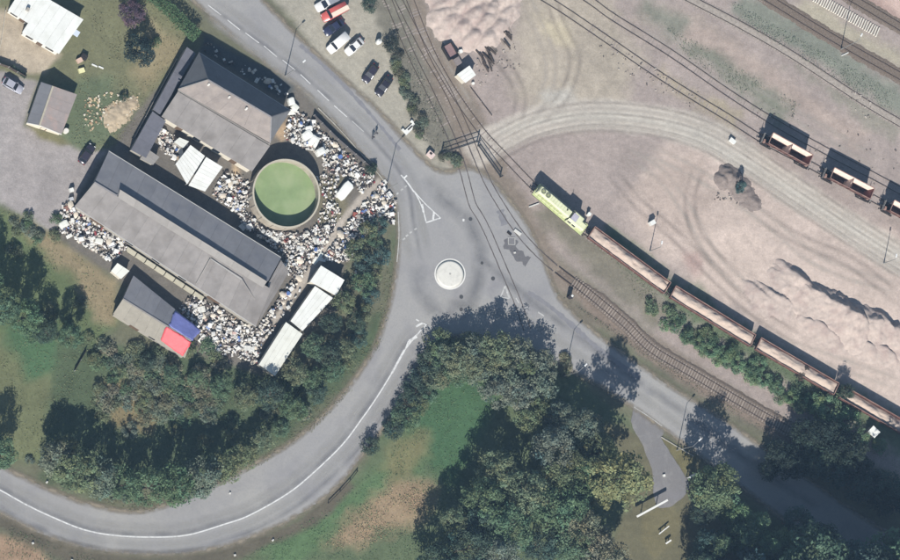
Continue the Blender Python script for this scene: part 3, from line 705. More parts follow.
# pale concrete wall along the warehouse
for k in range(8):
    a = P(126+k*9.6, 249+k*6.35); b = P(134.8+k*9.6, 254.8+k*6.35)
    tg = MB().beam((a.x, a.y, 0.45), (b.x, b.y, 0.45), 0.75, 0.9).build('concrete_block', mat('pale_concrete', (196, 190, 170), 0.9, 0.15, 1.2, objvar=0.06))
    tag(tg, 'long pale concrete block in the row along the warehouse eaves', 'concrete block', 'concrete blocks beside the warehouse')

# two storey house with hip roof
off = at(230, 110, 4)
t = thing('house', 'tall house with steep hipped roof and a pale lower roof beside the round tank', 'house', off)
r0, r1 = (208, 80, 9.9), (271, 117, 9.9)
nA, nB = (199, 52.5, 4.9), (290.5, 110.5, 4.9)
sA, sB = (178, 89.5, 6.4), (270, 143, 6.0)
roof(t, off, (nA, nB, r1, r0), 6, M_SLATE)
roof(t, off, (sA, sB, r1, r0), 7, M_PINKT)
M_HIP = mat('hip_tile', (128, 128, 130), 0.9, 0.14, 0.8, objvar=0.06)
MB().prism([pz(q) for q in (nA, r0, sA)], 0.06).build('hip_sheet', M_HIP, t, off=off)
MB().prism([pz(q) for q in (sB, r1, nB)], 0.06).build('hip_sheet', M_HIP, t, off=off)
roof(t, off, ((161.5, 116.5, 3.2), (252, 171.5, 3.2), (270, 146, 5.0), (178, 91.5, 5.3)), 7, M_FIBRE, 'lower_roof_sheet')
ridge_cap(t, off, r0, r1, 0.3, M_CAP, 4); ridge_cap(t, off, r0, sA, 0.22, M_PALE); ridge_cap(t, off, r1, sB, 0.22, M_CAP); ridge_cap(t, off, r0, nA, 0.2, M_CAP); ridge_cap(t, off, r1, nB, 0.2, M_CAP)
MB().beam(pz(nA), pz(nB), 0.16, 0.14).build('gutter', M_GUT, t, off=off)
MB().beam(pz((178, 90.2, 5.5)), pz((270, 144.5, 5.15)), 0.22, 0.1).build('flashing', M_PALE, t, off=off)
wo, W = wall_ring(t, off, ((252, 171.5, 3.2), (270, 146, 5.0), nB, nA, (178, 91.5, 5.2), (161.5, 116.5, 3.2)), M_WALL, 0.3)
openings(wo, off, W[5], W[0], [('door', 0.2, 1.2, 0.1, 2.2), ('window', 0.4, 1.4, 1.0, 2.2), ('window', 0.62, 1.4, 1.0, 2.2), ('door', 0.82, 1.2, 0.1, 2.2)])
for p in ((208.2, 85, 9.2), (228.8, 97.5, 9.1), (246, 109, 9.1)):
    q = pz(p); MB().cyl(q-Vector((0, 0, .3)), q+Vector((0, 0, .7)), 0.24, 0.22, 8).build('vent_pipe', mat('white_vent', (236, 232, 224), 0.7, 0.1), t, off=off)

# narrow lean-to along the house and small flat roofs
def flat_roof(name, label, cat, quad, z, m, n=3, wallm=M_WALLG, lowz=None, group=None, inset=0.15):
    lz = lowz if lowz is not None else z-0.15
    q = [(quad[0][0], quad[0][1], lz), (quad[1][0], quad[1][1], lz), (quad[2][0], quad[2][1], z), (quad[3][0], quad[3][1], z)]
    c = sum((pz(p) for p in q), Vector())/4; off = Vector((c.x, c.y, 0))
    t = thing(name, label, cat, off, 0, group)
    roof(t, off, q, n, m)
    wo, W = wall_ring(t, off, q, wallm, inset)
    return t, off, wo, W
M_FLAT = mat('bitumen_felt', (112, 112, 120), 0.9, 0.15, 0.9, objvar=0.06)
flat_roof('lean_to', 'narrow dark felt roofed lean-to along the garden side of the tall house', 'shed', [(153, 109.5), (187, 47), (196, 53.5), (160, 114.5)], 3.0, M_FLAT, 5)
flat_roof('outbuilding', 'dark flat roofed outbuilding at the end of the narrow lean-to', 'shed', [(131, 150), (152.5, 111.5), (166, 121), (146, 158)], 2.7, M_FLAT, 3)
flat_roof('small_shed', 'small pale grey flat roof between the warehouse and the dark outbuilding', 'shed', [(140, 158.5), (147, 148.5), (159.5, 157), (153, 165)], 2.3, M_PALE, 2)

# open sided white tin canopy
off = at(198, 168, 3)
t = thing('canopy', 'white ribbed tin canopy with a dark seam between the warehouse and the tall house', 'canopy', off)
roof(t, off, ((190.5, 145, 2.8), (175.5, 164, 2.7), (187, 184.5, 2.85), (205, 156, 3.0)), 8, M_WHITE, gap=0.03)
roof(t, off, ((206.2, 157, 3.0), (188.5, 185.5, 2.85), (205, 191.5, 2.7), (222.5, 167, 2.8)), 8, M_WHITE, gap=0.03)
for p in ((178, 163), (190, 149), (219, 167), (204, 188), (188, 183)):
    a = P(p[0], p[1], 2.7); MB().cyl((a.x, a.y, -0.1), (a.x, a.y, 2.72), 0.06, 0.06, 6).build('post', M_GUT, t, off=off)
flat_roof('white_shed', 'little white roofed shed beside the tin canopy under the pale lower roof', 'shed', [(174, 142), (179.5, 137.5), (189, 141.5), (183, 148)], 2.4, M_CREAM, 2)

# gable shed with tarpaulins
off = at(157, 312, 2.6)
t = thing('gable_shed', 'dark gabled shed with bright tarpaulins over one end', 'shed', off)
e0, e1 = (113, 314, 2.3), (187, 352, 2.3)
g0, g1 = (123, 299, 3.9), (191, 341, 3.9)
n0, n1 = (133.5, 275.5, 2.3), (199.5, 329, 2.3)
roof(t, off, (n0, n1, g1, g0), 7, M_SLATE2)
roof(t, off, ((113, 314, 2.3), (185, 358, 2.3), g1, g0), 7, mat('lichen_sheet', (156, 150, 138), 0.9, 0.14, 0.8, objvar=0.05))
ridge_cap(t, off, g0, g1, 0.3, M_PALE, 3)
wo, W = wall_ring(t, off, ((113, 314, 2.3), (185, 358, 2.3), g1, n1, n0, g0), M_WALLG, 0.25)
openings(wo, off, W[0], W[1], [('door', 0.3, 1.8, 0.1, 2.0), ('window', 0.55, 1.2, 1.0, 1.8)])
def draped(name, label, rgb, rows, lift=0.10):
    """tarp: grid of px,py,z rows with folds"""
    m = mat(name+'_'+label.split()[0], rgb, 0.55, 0.16, 0.9, spec=0.3, bump=0.5, bscale=1.6)
    A = [[pz(p) for p in r] for r in rows]; nu, nv = 14, 10; c = A[0][0]; vs = []
    for i in range(nu+1):
        for j in range(nv+1):
            u, v = i/nu, j/nv
            r0 = L3(A[0][0], A[0][1], u); r1 = L3(A[1][0], A[1][1], u)
            wu = u+0.10*(1-2*u)*(fbm(np.array(v*4.3+len(label)), np.array(3.1), 3)-0.2); wv = v+0.16*(1-2*v)*(fbm(np.array(u*4.7+len(label)), np.array(8.2), 3)-0.2)
            r0 = L3(A[0][0], A[0][1], wu); r1 = L3(A[1][0], A[1][1], wu); p = L3(r0, r1, wv); e = min(u, 1-u, v, 1-v)
            p = p+Vector((random.uniform(-.06, .06), random.uniform(-.06, .06), lift+0.06*fbm(np.array(p.x*1.5), np.array(p.y*1.5), 2)))
            vs.append(p)
    top = [(i*(nv+1)+j, i*(nv+1)+j+1, (i+1)*(nv+1)+j+1, (i+1)*(nv+1)+j) for i in range(nu) for j in range(nv)]
    k = len(vs); vs2 = vs+[p-Vector((0, 0, 0.02)) for p in vs]
    fs = top+[tuple(q+k for q in f[::-1]) for f in top]
    bd = [i*(nv+1) for i in range(nu+1)]+[nu*(nv+1)+j for j in range(1, nv+1)]+[i*(nv+1)+nv for i in range(nu-1, -1, -1)]+[j for j in range(nv-1, 0, -1)]
    fs += [(bd[i], bd[(i+1) % len(bd)], bd[(i+1) % len(bd)]+k, bd[i]+k) for i in range(len(bd))]
    mb = MB(); mb.add([p-c for p in vs2], fs); o = mb.build(name, m, None, True); o.location = c
    return tag(o, label, 'tarpaulin')
draped('tarpaulin', 'blue tarpaulin spread over the end of the gabled shed roof', (136, 142, 206), [[(175, 309.5, 2.45), (202, 330, 2.3)], [(167.5, 326, 3.9), (192.5, 342, 3.9)]], 0.1)
draped('tarpaulin', 'red tarpaulin hanging over the end of the gabled shed roof', (226, 92, 98), [[(166, 325, 3.95), (192, 341.5, 3.95)], [(159, 340, 2.4), (183, 358, 2.2)]], 0.13)

# white flat roofed sheds
flat_roof('white_shed', 'square bright white flat roofed shed with purple grey shadow beside the scrap', 'shed', [(310, 281.5), (336, 295.5), (344.5, 280), (321, 265.5)], 3.0, M_WHITE, 3, M_WALL, 2.9)
flat_roof('white_shed', 'middle white shed of three, partly under overhanging tree branches', 'shed', [(290.5, 321), (302.5, 331), (333, 298), (315, 286)], 2.6, M_WHITE, 4, M_WALL, 2.5)
flat_roof('white_shed', 'long cream white shed farthest from the square white shed', 'shed', [(259, 364.5), (275, 376), (302.5, 334), (286, 322)], 2.6, M_CREAM, 4, M_WALL, 2.5)
flat_roof('tin_box_shed', 'tiny white roofed shed at the end of the scrap strip by the brown path', 'shed', [(111, 271), (121, 279), (129.5, 271), (117.5, 263)], 2.1, M_CREAM, 2, M_WALL)
flat_roof('yard_cabin', 'small white cabin with seamed roof beside the peach gravel heap', 'cabin', [(457, 74.5), (465.5, 83), (476, 75), (469.5, 65.5)], 2.5, M_WHITE, 3, M_WALL)
flat_roof('lineside_hut', 'small white hut among the weeds beside the last loaded wagon', 'hut', [(868, 431.5), (874.5, 438), (880.5, 432), (873.5, 425.5)], 2.2, M_WHITE, 2, M_WALL)

# white flat roofed bungalow
off = at(45, 20, 3)
t = thing('bungalow', 'white flat roofed bungalow in the garden corner', 'house', off)
roof(t, off, ((22, 32.5, 2.9), (59, 54, 2.9), (83.5, 19.5, 2.9), (45, -3, 2.9)), 5, M_WHITE)
roof(t, off, ((8, 10.5, 2.85), (28.5, 23.5, 2.85), (50, -8, 2.85), (26, -18, 2.85)), 4, M_WHITE)
wo, W = wall_ring(t, off, ((22, 32.5, 2.9), (59, 54, 2.9), (83.5, 19.5, 2.9), (45, -3, 2.9)), mat('white_render', (236, 232, 222), 0.9, 0.06, 1), 0.3)
openings(wo, off, W[0], W[1], [('window', 0.2, 1.4, 1.0, 2.2), ('door', 0.5, 1.0, 0.1, 2.2), ('window', 0.78, 1.6, 1.0, 2.2)])
wo, W = wall_ring(t, off, ((8, 10.5, 2.85), (28.5, 23.5, 2.85), (50, -8, 2.85), (26, -18, 2.85)), MATS['white_render'], 0.3)
openings(wo, off, W[0], W[1], [('window', 0.3, 1.4, 1.0, 2.2), ('door', 0.75, 1.0, 0.1, 2.2)])
q = pz((76, 33, 2.3)); MB().box((q.x, q.y, q.z), (1.3, 1.2, 0.06), -0.55).build('porch_canopy', mat('pale_blue_sheet', (214, 224, 238), 0.6, 0.05), t, off=off)
q = pz((27.5, 10, 2.9)); MB().box((q.x, q.y, q.z+0.35), (0.6, 0.6, 0.7), -0.55).build('chimney', M_WALLG, t, off=off)

# small gabled cottage
off = at(52, 108, 2.5)
t = thing('cottage', 'small cottage with one dark and one pale roof slope and a white gable wall', 'house', off)
w0, w1 = (27, 123, 2.2), (41, 82, 2.2); k0, k1 = (39.5, 125.5, 4.0), (53, 86, 4.0); x0_, x1_ = (61.5, 134.5, 2.2), (77, 94.5, 2.2)
roof(t, off, (w0, w1, k1, k0), 4, M_SLATE2)
roof(t, off, (x0_, x1_, k1, k0), 4, mat('cottage_sheet', (160, 150, 146), 0.9, 0.12, 1, objvar=0.06, stain=((186, 160, 150), 0.7, 0.6)))
ridge_cap(t, off, k0, k1, 0.35, mat('pale_cap', (186, 178, 160), 0.85, 0.1), 3)
wo, W = wall_ring(t, off, (w0, k0, x0_, x1_, k1, w1), mat('cottage_wall', (232, 220, 200), 0.9, 0.08, 1), 0.2)
openings(wo, off, W[0], W[2], [('door', 0.5, 1.0, 0.1, 2.0)])
MB().beam(pz(w0)+Vector((0, 0, -.05)), pz(k0)+Vector((0, 0, -.05)), 0.16, 0.2).build('barge_board', MATS['white_render'], t, off=off)
MB().beam(pz(x0_)+Vector((0, 0, -.05)), pz(k0)+Vector((0, 0, -.05)), 0.16, 0.2).build('barge_board', MATS['white_render'], t, off=off)
q = at(66, 131, 0.6); MB().cyl((q.x, q.y, 0), (q.x, q.y, 1.0), 0.5, 0.5, 14).build('water_butt', MATS['white_render'], t, off=off)

# round open tank
c = P(286.5, 193.5, 3.6); c = Vector((c.x, c.y, 0))
t = thing('round_tank', 'large round open concrete tank filled with bright green algae', 'tank', c)
def ring(r, z, n=64): return [(r*math.cos(6.28319*i/n), r*math.sin(6.28319*i/n), z) for i in range(n)]
M_TANK = mat('tank_concrete', (182, 172, 156), 0.9, 0.16, 0.9, stain=((132, 122, 108), 0.6, 0.6))
MB().loft([ring(6.85, -0.1), ring(6.85, 3.5), ring(6.6, 3.5), ring(6.6, -0.1)], cap=False).build('wall', M_TANK, t)
MB().loft([ring(6.89, 3.48), ring(6.89, 3.58), ring(6.56, 3.58), ring(6.56, 3.48)], cap=False).build('rim', mat('rim_concrete', (194, 186, 168), 0.9, 0.12, 1.5), t)
M_ALG = mat('algae', (140, 160, 114), 0.8, 0.16, 0.4, stain=((162, 174, 134), 0.8, 0.3))
MB().add(ring(6.61, 1.15), [tuple(range(64))]).build('algae_surface', M_ALG, t)
mb = MB()
for s in (-0.22, 0.22): mb.beam((-7.05, s-1, 0), (-7.05, s-1, 3.9), 0.06, 0.06)
for k in range(10): mb.beam((-7.05, -1.22, 0.3+k*0.32), (-7.05, -0.78, 0.3+k*0.32), 0.04, 0.04)
mb.build('ladder', M_GUT, t)
for k in range(16):
    an = 2*math.pi*k/16; MB().box((6.9*math.cos(an), 6.9*math.sin(an), 1.7), (0.12, 0.24, 3.3), an).build('buttress', M_TANK, t)

# ------------------------------------------------------------------ fences, gates, walls
def fence(name, label, pts, h, m, panel=2.4, plank=True, cat='fence', pm=None):
    a = P(*pts[0]); t = thing(name, label, cat, (a.x, a.y, 0)); off = Vector((a.x, a.y, 0))
    for p, q in zip(pts, pts[1:]):
        A, B = P(*p), P(*q); L_ = (B-A).length; n = max(1, round(L_/panel))
        for i in range(n):
            u, v = L3(A, B, i/n), L3(A, B, (i+1)/n-0.006)
            hh = h*random.uniform(0.94, 1.04)
            MB().beam((u.x, u.y, hh/2), (v.x, v.y, hh/2), 0.05, hh).build('panel', m, t, off=off)
            MB().box((u.x, u.y, h*0.53), (0.1, 0.1, h*1.06)).build('post', pm or M_GUT, t, off=off)
    return t
M_FENCE = mat('rusty_sheet', (104, 100, 100), 0.8, 0.25, 1.5, objvar=0.2)
M_TIMB = mat('dark_timber', (86, 76, 70), 0.9, 0.25, 2, objvar=0.15)
fence('sheet_fence', 'dark grey metal sheet fence between the scrap yard and the pavement', [(313, 116), (337, 140), (372, 170)], 1.3, M_FENCE)
fence('timber_fence', 'dark timber fence between the bungalow yard and the grey forecourt', [(-10, 62), (8, 68), (25, 78)], 1.5, M_TIMB)
fence('low_wall', 'thin pale wall along the edge of the bungalow yard', [(5, 11), (1, 40), (-3, 62)], 0.7, M_WALL, 4.0, cat='wall')
fence('concrete_edge', 'low concrete wall along the garden edge of the dark lean-to', [(176, 60), (150, 107), (134, 138)], 1.0, M_WALLG, 2.4, cat='wall')
fence('field_fence', 'short dark fence on the slope in the rough scrub', [(74, 371), (86, 350)], 1.0, M_TIMB, 2.4)
# kerbs
def kerb(label, pts, m):
    wl = world_line(pts, 1.0); a = wl[0]; t = thing('kerb', label, 'kerb', (a.x, a.y, 0)); off = Vector((a.x, a.y, 0))
    for u, v in zip(wl, wl[1:]):
        MB().beam((u.x, u.y, 0.06), (v.x+(u.x-v.x)*.02, v.y+(u.y-v.y)*.02, 0.06), 0.16, 0.2).build('kerb_stone', m, t, off=off)
M_KERB = mat('kerb_stone', (176, 172, 162), 0.9, 0.15, 2, objvar=0.1)
kerb('pale stone kerb along the scrap yard fence', [(318, 108), (340, 130), (368, 162), (386, 184), (396, 205)], M_KERB)
kerb('short stone kerb round the brown grass triangle by the side road', [(661, 437), (676, 446), (695, 457)], M_KERB)

# metal gate across the railway
M_GATE = mat('dark_gate_steel', (66, 68, 72), 0.6, 0.2, 2)
def gate(label, a, b, h=2.0, n=12):
    A, B = P(*a), P(*b); t = thing('metal_gate', label, 'gate', (A.x, A.y, 0)); off = Vector((A.x, A.y, 0))
    for q in (A, B): MB().box((q.x, q.y, h*0.55), (0.22, 0.22, h*1.1)).build('post', M_GATE, t, off=off)
    fr = MB()
    for z in (0.25, h*0.5, h): fr.beam((A.x, A.y, z), (B.x, B.y, z), 0.09, 0.12)
    fr.build('frame', M_GATE, t, off=off)
    for i in range(1, n*3):
        u = L3(A, B, i/(n*3)); MB().box((u.x, u.y, h*0.5+0.1), (0.035, 0.035, h-0.3)).build('bar', M_GATE, t, off=off)
gate('wide dark steel gate closing off the tracks', (441, 154), (477, 142))
gate('dark steel gate leaf standing open along the tracks', (478, 146), (500, 177), 1.6)

# barrier beams near the side road
M_WBAR = mat('white_barrier', (240, 240, 236), 0.6, 0.05, 2)
def barrier(name, label, a, b, z, w_=0.25, posts=2, cat='barrier'):
    A, B = pz((*a, z)), pz((*b, z)); t = thing(name, label, cat, (A.x, A.y, 0)); off = Vector((A.x, A.y, 0))
    MB().beam(A, B, w_, w_).build('boom', M_WBAR, t, off=off)
    for k in range(posts):
        u = L3(A, B, (k+0.5)/posts if posts > 1 else 0.1); MB().box((u.x, u.y, z/2-0.06), (0.16, 0.16, z-0.1)).build('post', M_GUT, t, off=off)
barrier('height_barrier', 'long white beam barrier across the side lane beside the yellowish tree', (637, 516.5), (667.5, 500), 2.2, 0.4)
barrier('barrier', 'short white beam at the tip of the brown grass triangle', (688, 478.5), (696.5, 473), 2.0, 0.35)
barrier('barrier', 'thin weathered white rail on the grass behind the long white beam', (659, 534), (669, 526), 0.8, 0.2)
barrier('barrier', 'very short white post rail under the dark trees by the lane', (666, 543.5), (671, 540), 0.9, 0.3)

# ------------------------------------------------------------------ lamp posts
M_POLE = mat('galvanised_pole', (168, 168, 166), 0.5, 0.1, 2, metal=0.3)
M_LAMP = mat('lamp_head', (238, 238, 236), 0.5, 0.03, 2)
def lamp(label, px, py, h=8.6, arm=1.7, rot=math.radians(42), name='street_lamp'):
    p = P(px, py); t = thing(name, label, 'street lamp', (p.x, p.y, 0))
    MB().cyl((0, 0, 0), (0, 0, h), 0.10, 0.06, 8).build('pole', M_POLE, t)
    MB().cyl((0, 0, 0), (0, 0, 0.9), 0.14, 0.13, 8).build('base', M_POLE, t)
    d = Vector((math.cos(rot), math.sin(rot), 0))
    MB().cyl((0, 0, h-0.05), d*arm+Vector((0, 0, h+0.25)), 0.05, 0.04, 6).build('arm', M_POLE, t)
    e = d*(arm+0.3)+Vector((0, 0, h+0.28))
    MB().box(e, (0.75, 0.32, 0.16), rot, 0.8).build('lamp_head', M_LAMP, t)
lamp('street lamp with curved pale arm on the verge by the shaded hedge', 564, 376)
lamp('street lamp at the tip of the brown grass triangle', 677, 450)
lamp('street lamp beside the tall hipped house', 285, 76)
lamp('street lamp at the corner of the scrap yard fence', 385.5, 190)
lamp('lamp mast beside the dark siding and weed strip', 841, 49, 8.5, 1.2, math.radians(60), 'yard_lamp')
lamp('lamp mast between the loaded wagons and the pale gravel', 650, 251, 6.0, 0.6, math.radians(80), 'yard_lamp')
lamp('thin lamp mast beside the haul track near the gravel ridge', 884, 263, 5.5, 0.5, math.radians(80), 'yard_lamp')

# ------------------------------------------------------------------ locomotive and wagons
M_LOCO = mat('loco_yellow_green', (230, 232, 194), 0.5, 0.08, 1.2, stain=((204, 208, 172), 0.5, 0.8))
M_LOCOD = mat('loco_side', (196, 204, 150), 0.6, 0.12, 1.2)
M_BLACK = mat('underframe_black', (52, 48, 48), 0.85, 0.2, 3)
M_GRILL = mat('grille_grey', (120, 122, 110), 0.6, 0.15, 3)
M_RUST = mat('wagon_brown', (108, 74, 68), 0.85, 0.2, 1.2, objvar=0.08, stain=((150, 122, 110), 0.6, 0.8))
M_RUSTSUN = mat('wagon_inside_sunlit', (244, 222, 208), 0.9, 0.1, 1.2, stain=((206, 170, 156), 0.4, 0.7))  # sunlight on the inner wall and saddle is put into this pale colour
M_RUSTM = mat('wagon_chute_shaded', (140, 90, 82), 0.9, 0.2, 1.2)  # end chutes browned down, shade inside the hopper put into the colour
M_STEEL = mat('wheel_steel', (96, 88, 84), 0.6, 0.2, 3, metal=0.3)
def bogies(t, xs, zr=0.1, gauge=0.755, axle=0.9):
    for x in xs:
        mb = MB()
        for s in (-1, 1): mb.box((x, s*0.98, 0.55+zr), (2.6, 0.12, 0.3))
        mb.box((x, 0, 0.6+zr), (0.5, 1.9, 0.25))
        b = mb.build('bogie', M_BLACK, t)
        for dx in (-axle, axle):
            w_ = MB()
            for s in (-1, 1): w_.cyl((x+dx, s*(gauge-0.06), 0.46+zr), (x+dx, s*(gauge+0.07), 0.46+zr), 0.46, 0.46, 16)
            w_.cyl((x+dx, -gauge, 0.46+zr), (x+dx, gauge, 0.46+zr), 0.08, 0.08, 8)
            w_.build('wheelset', M_STEEL, b)
def buffers(t, x, sgn, z=1.1):
    for s in (-1, 1):
        MB().cyl((x, s*0.87, z), (x+sgn*0.45, s*0.87, z), 0.08, 0.08, 8).cyl((x+sgn*0.45, s*0.87, z), (x+sgn*0.52, s*0.87, z), 0.24, 0.24, 12).build('buffer', M_BLACK, t)
    MB().box((x+sgn*0.25, 0, z-0.05), (0.5, 0.12, 0.2)).build('coupling', M_STEEL, t)

rz = heading((536, 187), (588, 231))
pc = P(562.5, 208.5, 3.0)
t = thing('locomotive', 'yellow green diesel locomotive with a long hood and rear cab', 'locomotive', (pc.x, pc.y, 0), rz)
HL = 6.6
MB().box((0, 0, 1.25), (13.0, 2.6, 0.45)).build('frame', M_BLACK, t)
MB().box((0, 0, 1.52), (13.1, 2.75, 0.1)).build('walkway', M_LOCOD, t)
hood = MB()
prof = [(-0.85, 1.57), (0.85, 1.57), (0.85, 3.25), (0.6, 3.55), (-0.6, 3.55), (-0.85, 3.25)]
hood.loft([[(x, a*k, 1.57+(b-1.57)*kz) for a, b in prof] for x, k, kz in ((-6.2, 0.92, 0.9), (-6.0, 1, 1), (2.0, 1, 1))])
hd = hood.build('hood', M_LOCO, t)
for k in range(9): MB().box((-4.4+k*0.65, 0, 3.57), (0.04, 1.1, 0.03)).build('panel_joint', M_LOCOD, hd)
for k in range(8):
    for s in (-1, 1): MB().box((-5.2+k*0.8, s*0.86, 2.4), (0.62, 0.03, 1.2)).build('hood_door', M_LOCOD, hd)
for fx in (-5.3, -4.05):
    f = MB(); n = 24
    f.loft([[(fx+r*math.cos(6.2832*i/n), r*math.sin(6.2832*i/n), z) for i in range(n)] for r, z in ((0.52, 3.54), (0.52, 3.66), (0.42, 3.66), (0.42, 3.54))], cap=False)
    fo = f.build('fan_ring', M_GRILL, t)
    g = MB(); g.cyl((fx, 0, 3.56), (fx, 0, 3.585), 0.43, 0.43, 20); g.build('fan_well', M_GRILL, fo)
    b = MB()
    for i in range(4): b.box((fx, 0, 3.62), (0.8, 0.06, 0.02), i*math.pi/4)
    b.build('fan_guard', M_LOCOD, fo)
cab = MB()
cprof = [(-1.3, 1.57), (1.3, 1.57), (1.3, 3.4), (0.95, 3.95), (-0.95, 3.95), (-1.3, 3.4)]
cab.loft([[(x, a, b) for a, b in cprof] for x in (2.15, 4.7)])
cb = cab.build('cab', M_LOCO, t)
MB().box((3.0, -0.1, 3.99), (1.3, 1.5, 0.05)).build('roof_hatch', mat('hatch_grey', (188, 184, 196), 0.5, 0.15, 2), cb)
MB().box((2.35, 0, 3.98), (0.35, 1.7, 0.06)).build('dark_vent', M_BLACK, cb)
for x, a in ((2.12, 0.7), (2.12, -0.7), (4.73, 0.7), (4.73, -0.7)): MB().box((x, a, 3.05), (0.05, 0.8, 0.6)).build('window', M_GLASS, cb)
for s in (-1, 1):
    for x in (2.8, 3.9): MB().box((x, s*1.31, 2.95), (0.8, 0.05, 0.7)).build('window', M_GLASS, cb)
hr = MB(); hr.loft([[(x, a*0.95, 1.57+(b-1.57)*0.66) for a, b in prof] for x in (4.72, 6.1)]); hr.build('rear_hood', M_LOCO, t)
for s in (-1, 1):
    r = MB()
    for k in range(8): r.cyl((-6.3+k*1.1, s*1.3, 1.57), (-6.3+k*1.1, s*1.3, 2.55), 0.025, 0.025, 5)
    r.cyl((-6.3, s*1.3, 2.55), (1.4, s*1.3, 2.55), 0.035, 0.035, 5); r.build('handrail', M_LOCO, t)
r = MB()
for s in (-1, 1): r.cyl((-6.5, s*1.2, 1.57), (-6.5, s*1.2, 2.6), 0.03, 0.03, 5)
r.cyl((-6.5, -1.2, 2.6), (-6.5, 1.2, 2.6), 0.05, 0.05, 6); r.build('end_rail', M_LOCO, t)
MB().cyl((0.9, 0.2, 3.5), (0.9, 0.2, 3.95), 0.14, 0.12, 8).build('exhaust', M_BLACK, t)
MB().cyl((2.3, 0.9, 3.9), (2.3, 0.9, 4.6), 0.05, 0.05, 6).build('antenna', M_BLACK, t)
for s in (-1, 1): MB().cyl((-6.22, s*0.5, 2.0), (-6.3, s*0.5, 2.0), 0.13, 0.13, 10).build('headlight', M_LAMP, t)
MB().box((0, 0, 0.85), (3.2, 2.2, 0.6)).build('fuel_tank', M_BLACK, t)
bogies(t, (-3.9, 3.9)); buffers(t, -6.5, -1); buffers(t, 6.5, 1)

# gondola wagons with gravel
def rough_load(L_, W_, z0, amp, seed, m):
    nx_, ny_ = int(L_/0.3), int(W_/0.22); vs = []
    for i in range(nx_+1):
        for j in range(ny_+1):
            u, v = i/nx_, j/ny_; e = min(v, 1-v)*2; g = min(u, 1-u)*12
            x = (u-0.5)*L_; y = (v-0.5)*W_
            h = z0+0.55*min(1, e*1.4)*min(1, g)+amp*(fbm(np.array(x*0.8+seed*9), np.array(y*1.2+seed*5), 4)-0.5)*2*min(1, 0.35+e)
            vs.append((x, y, h))
    fs = [(i*(ny_+1)+j, (i+1)*(ny_+1)+j, (i+1)*(ny_+1)+j+1, i*(ny_+1)+j+1) for i in range(nx_) for j in range(ny_)]
    bd = [i*(ny_+1) for i in range(nx_+1)]+[nx_*(ny_+1)+j for j in range(1, ny_+1)]+[i*(ny_+1)+ny_ for i in range(nx_-1, -1, -1)]+[j for j in range(ny_-1, 0, -1)]
    k = len(vs); vs += [(vs[b][0], vs[b][1], 1.31) for b in bd]
    n = len(bd); fs += [(bd[i], bd[(i+1) % n], k+(i+1) % n, k+i) for i in range(n)]
    fs.append(tuple(k+i for i in range(n)))
    mb = MB(); mb.add(vs, fs); return mb.mesh('gravel_load', m, True)
M_LOAD = mat('wagon_gravel', (204, 185, 170), 0.95, 0.15, 1.0, bump=0.8, bscale=4, stain=((196, 168, 152), 0.5, 0.5))
M_WRIM = mat('wagon_rim', (150, 118, 108), 0.8, 0.2, 1.5, stain=((196, 172, 156), 0.6, 1.2))
def gondola(label, a, b, seed, lowload=0.0):
    A, B = pz((*a, 2.4)), pz((*b, 2.4)); c = (A+B)/2; L_ = (B-A).length; hl = L_/2; rz = math.atan2(B.y-A.y, B.x-A.x)
    t = thing('gondola_wagon', label, 'wagon', (c.x, c.y, 0), rz, 'loaded gravel wagons')
    MB().box((0, 0, 1.18), (L_-0.2, 2.6, 0.22)).build('floor', M_BLACK, t)
    for s in (-1, 1):
        mb = MB(); mb.box((0, s*1.33, 1.85), (L_-0.1, 0.08, 1.1)); sw = mb.build('side_wall', M_RUST, t)
        mb = MB(); mb.box((0, s*1.34, 2.43), (L_-0.1, 0.11, 0.07)); mb.build('rim', M_WRIM, sw)
        n = 12
        for k in range(n): MB().box((-hl+0.4+k*(L_-0.8)/(n-1), s*1.41, 1.8), (0.1, 0.08, 1.1)).build('rib', M_RUST, sw)
    for s in (-1, 1):
        ew = MB().box((s*(hl-0.09), 0, 1.85), (0.08, 2.58, 1.1)).build('end_wall', M_RUST, t)
        MB().box((s*(hl-0.09), 0, 2.43), (0.16, 2.52, 0.09)).build('rim', M_WRIM, ew)
    bogies(t, (-hl+2.6, hl-2.6)); buffers(t, -hl, -1); buffers(t, hl, 1)
    lo = link('gravel_load', rough_load(L_-0.32, 2.5, 2.02-lowload, 0.42, seed, M_LOAD)); lo.location = (c.x, c.y, 0); lo.rotation_euler = (0, 0, rz)
    return t, lo
for i, (a, b, lab, lab2, lw) in enumerate([
        ((591.5, 231.5), (668, 288), 'open wagon of gravel coupled directly behind the yellow locomotive', 'lumpy peach gravel filling the wagon behind the locomotive', 0),
        ((673, 291), (753.5, 340.5), 'second gravel wagon behind the yellow locomotive', 'peach gravel filling the second wagon behind the locomotive', 0),
        ((758.5, 343), (837, 389), 'third gravel wagon behind the locomotive with bushes against its side', 'peach gravel filling the third wagon beside the bushes', 0),
        ((842, 391.5), (921, 437), 'gravel wagon beside the small white hut, its load sunk below the rim', 'low flat gravel load in the wagon beside the white hut', 0.45)]):
    t, lo = gondola(lab, a, b, i, lw); tag(lo, lab2, 'gravel load', 'gravel loads in the wagons')

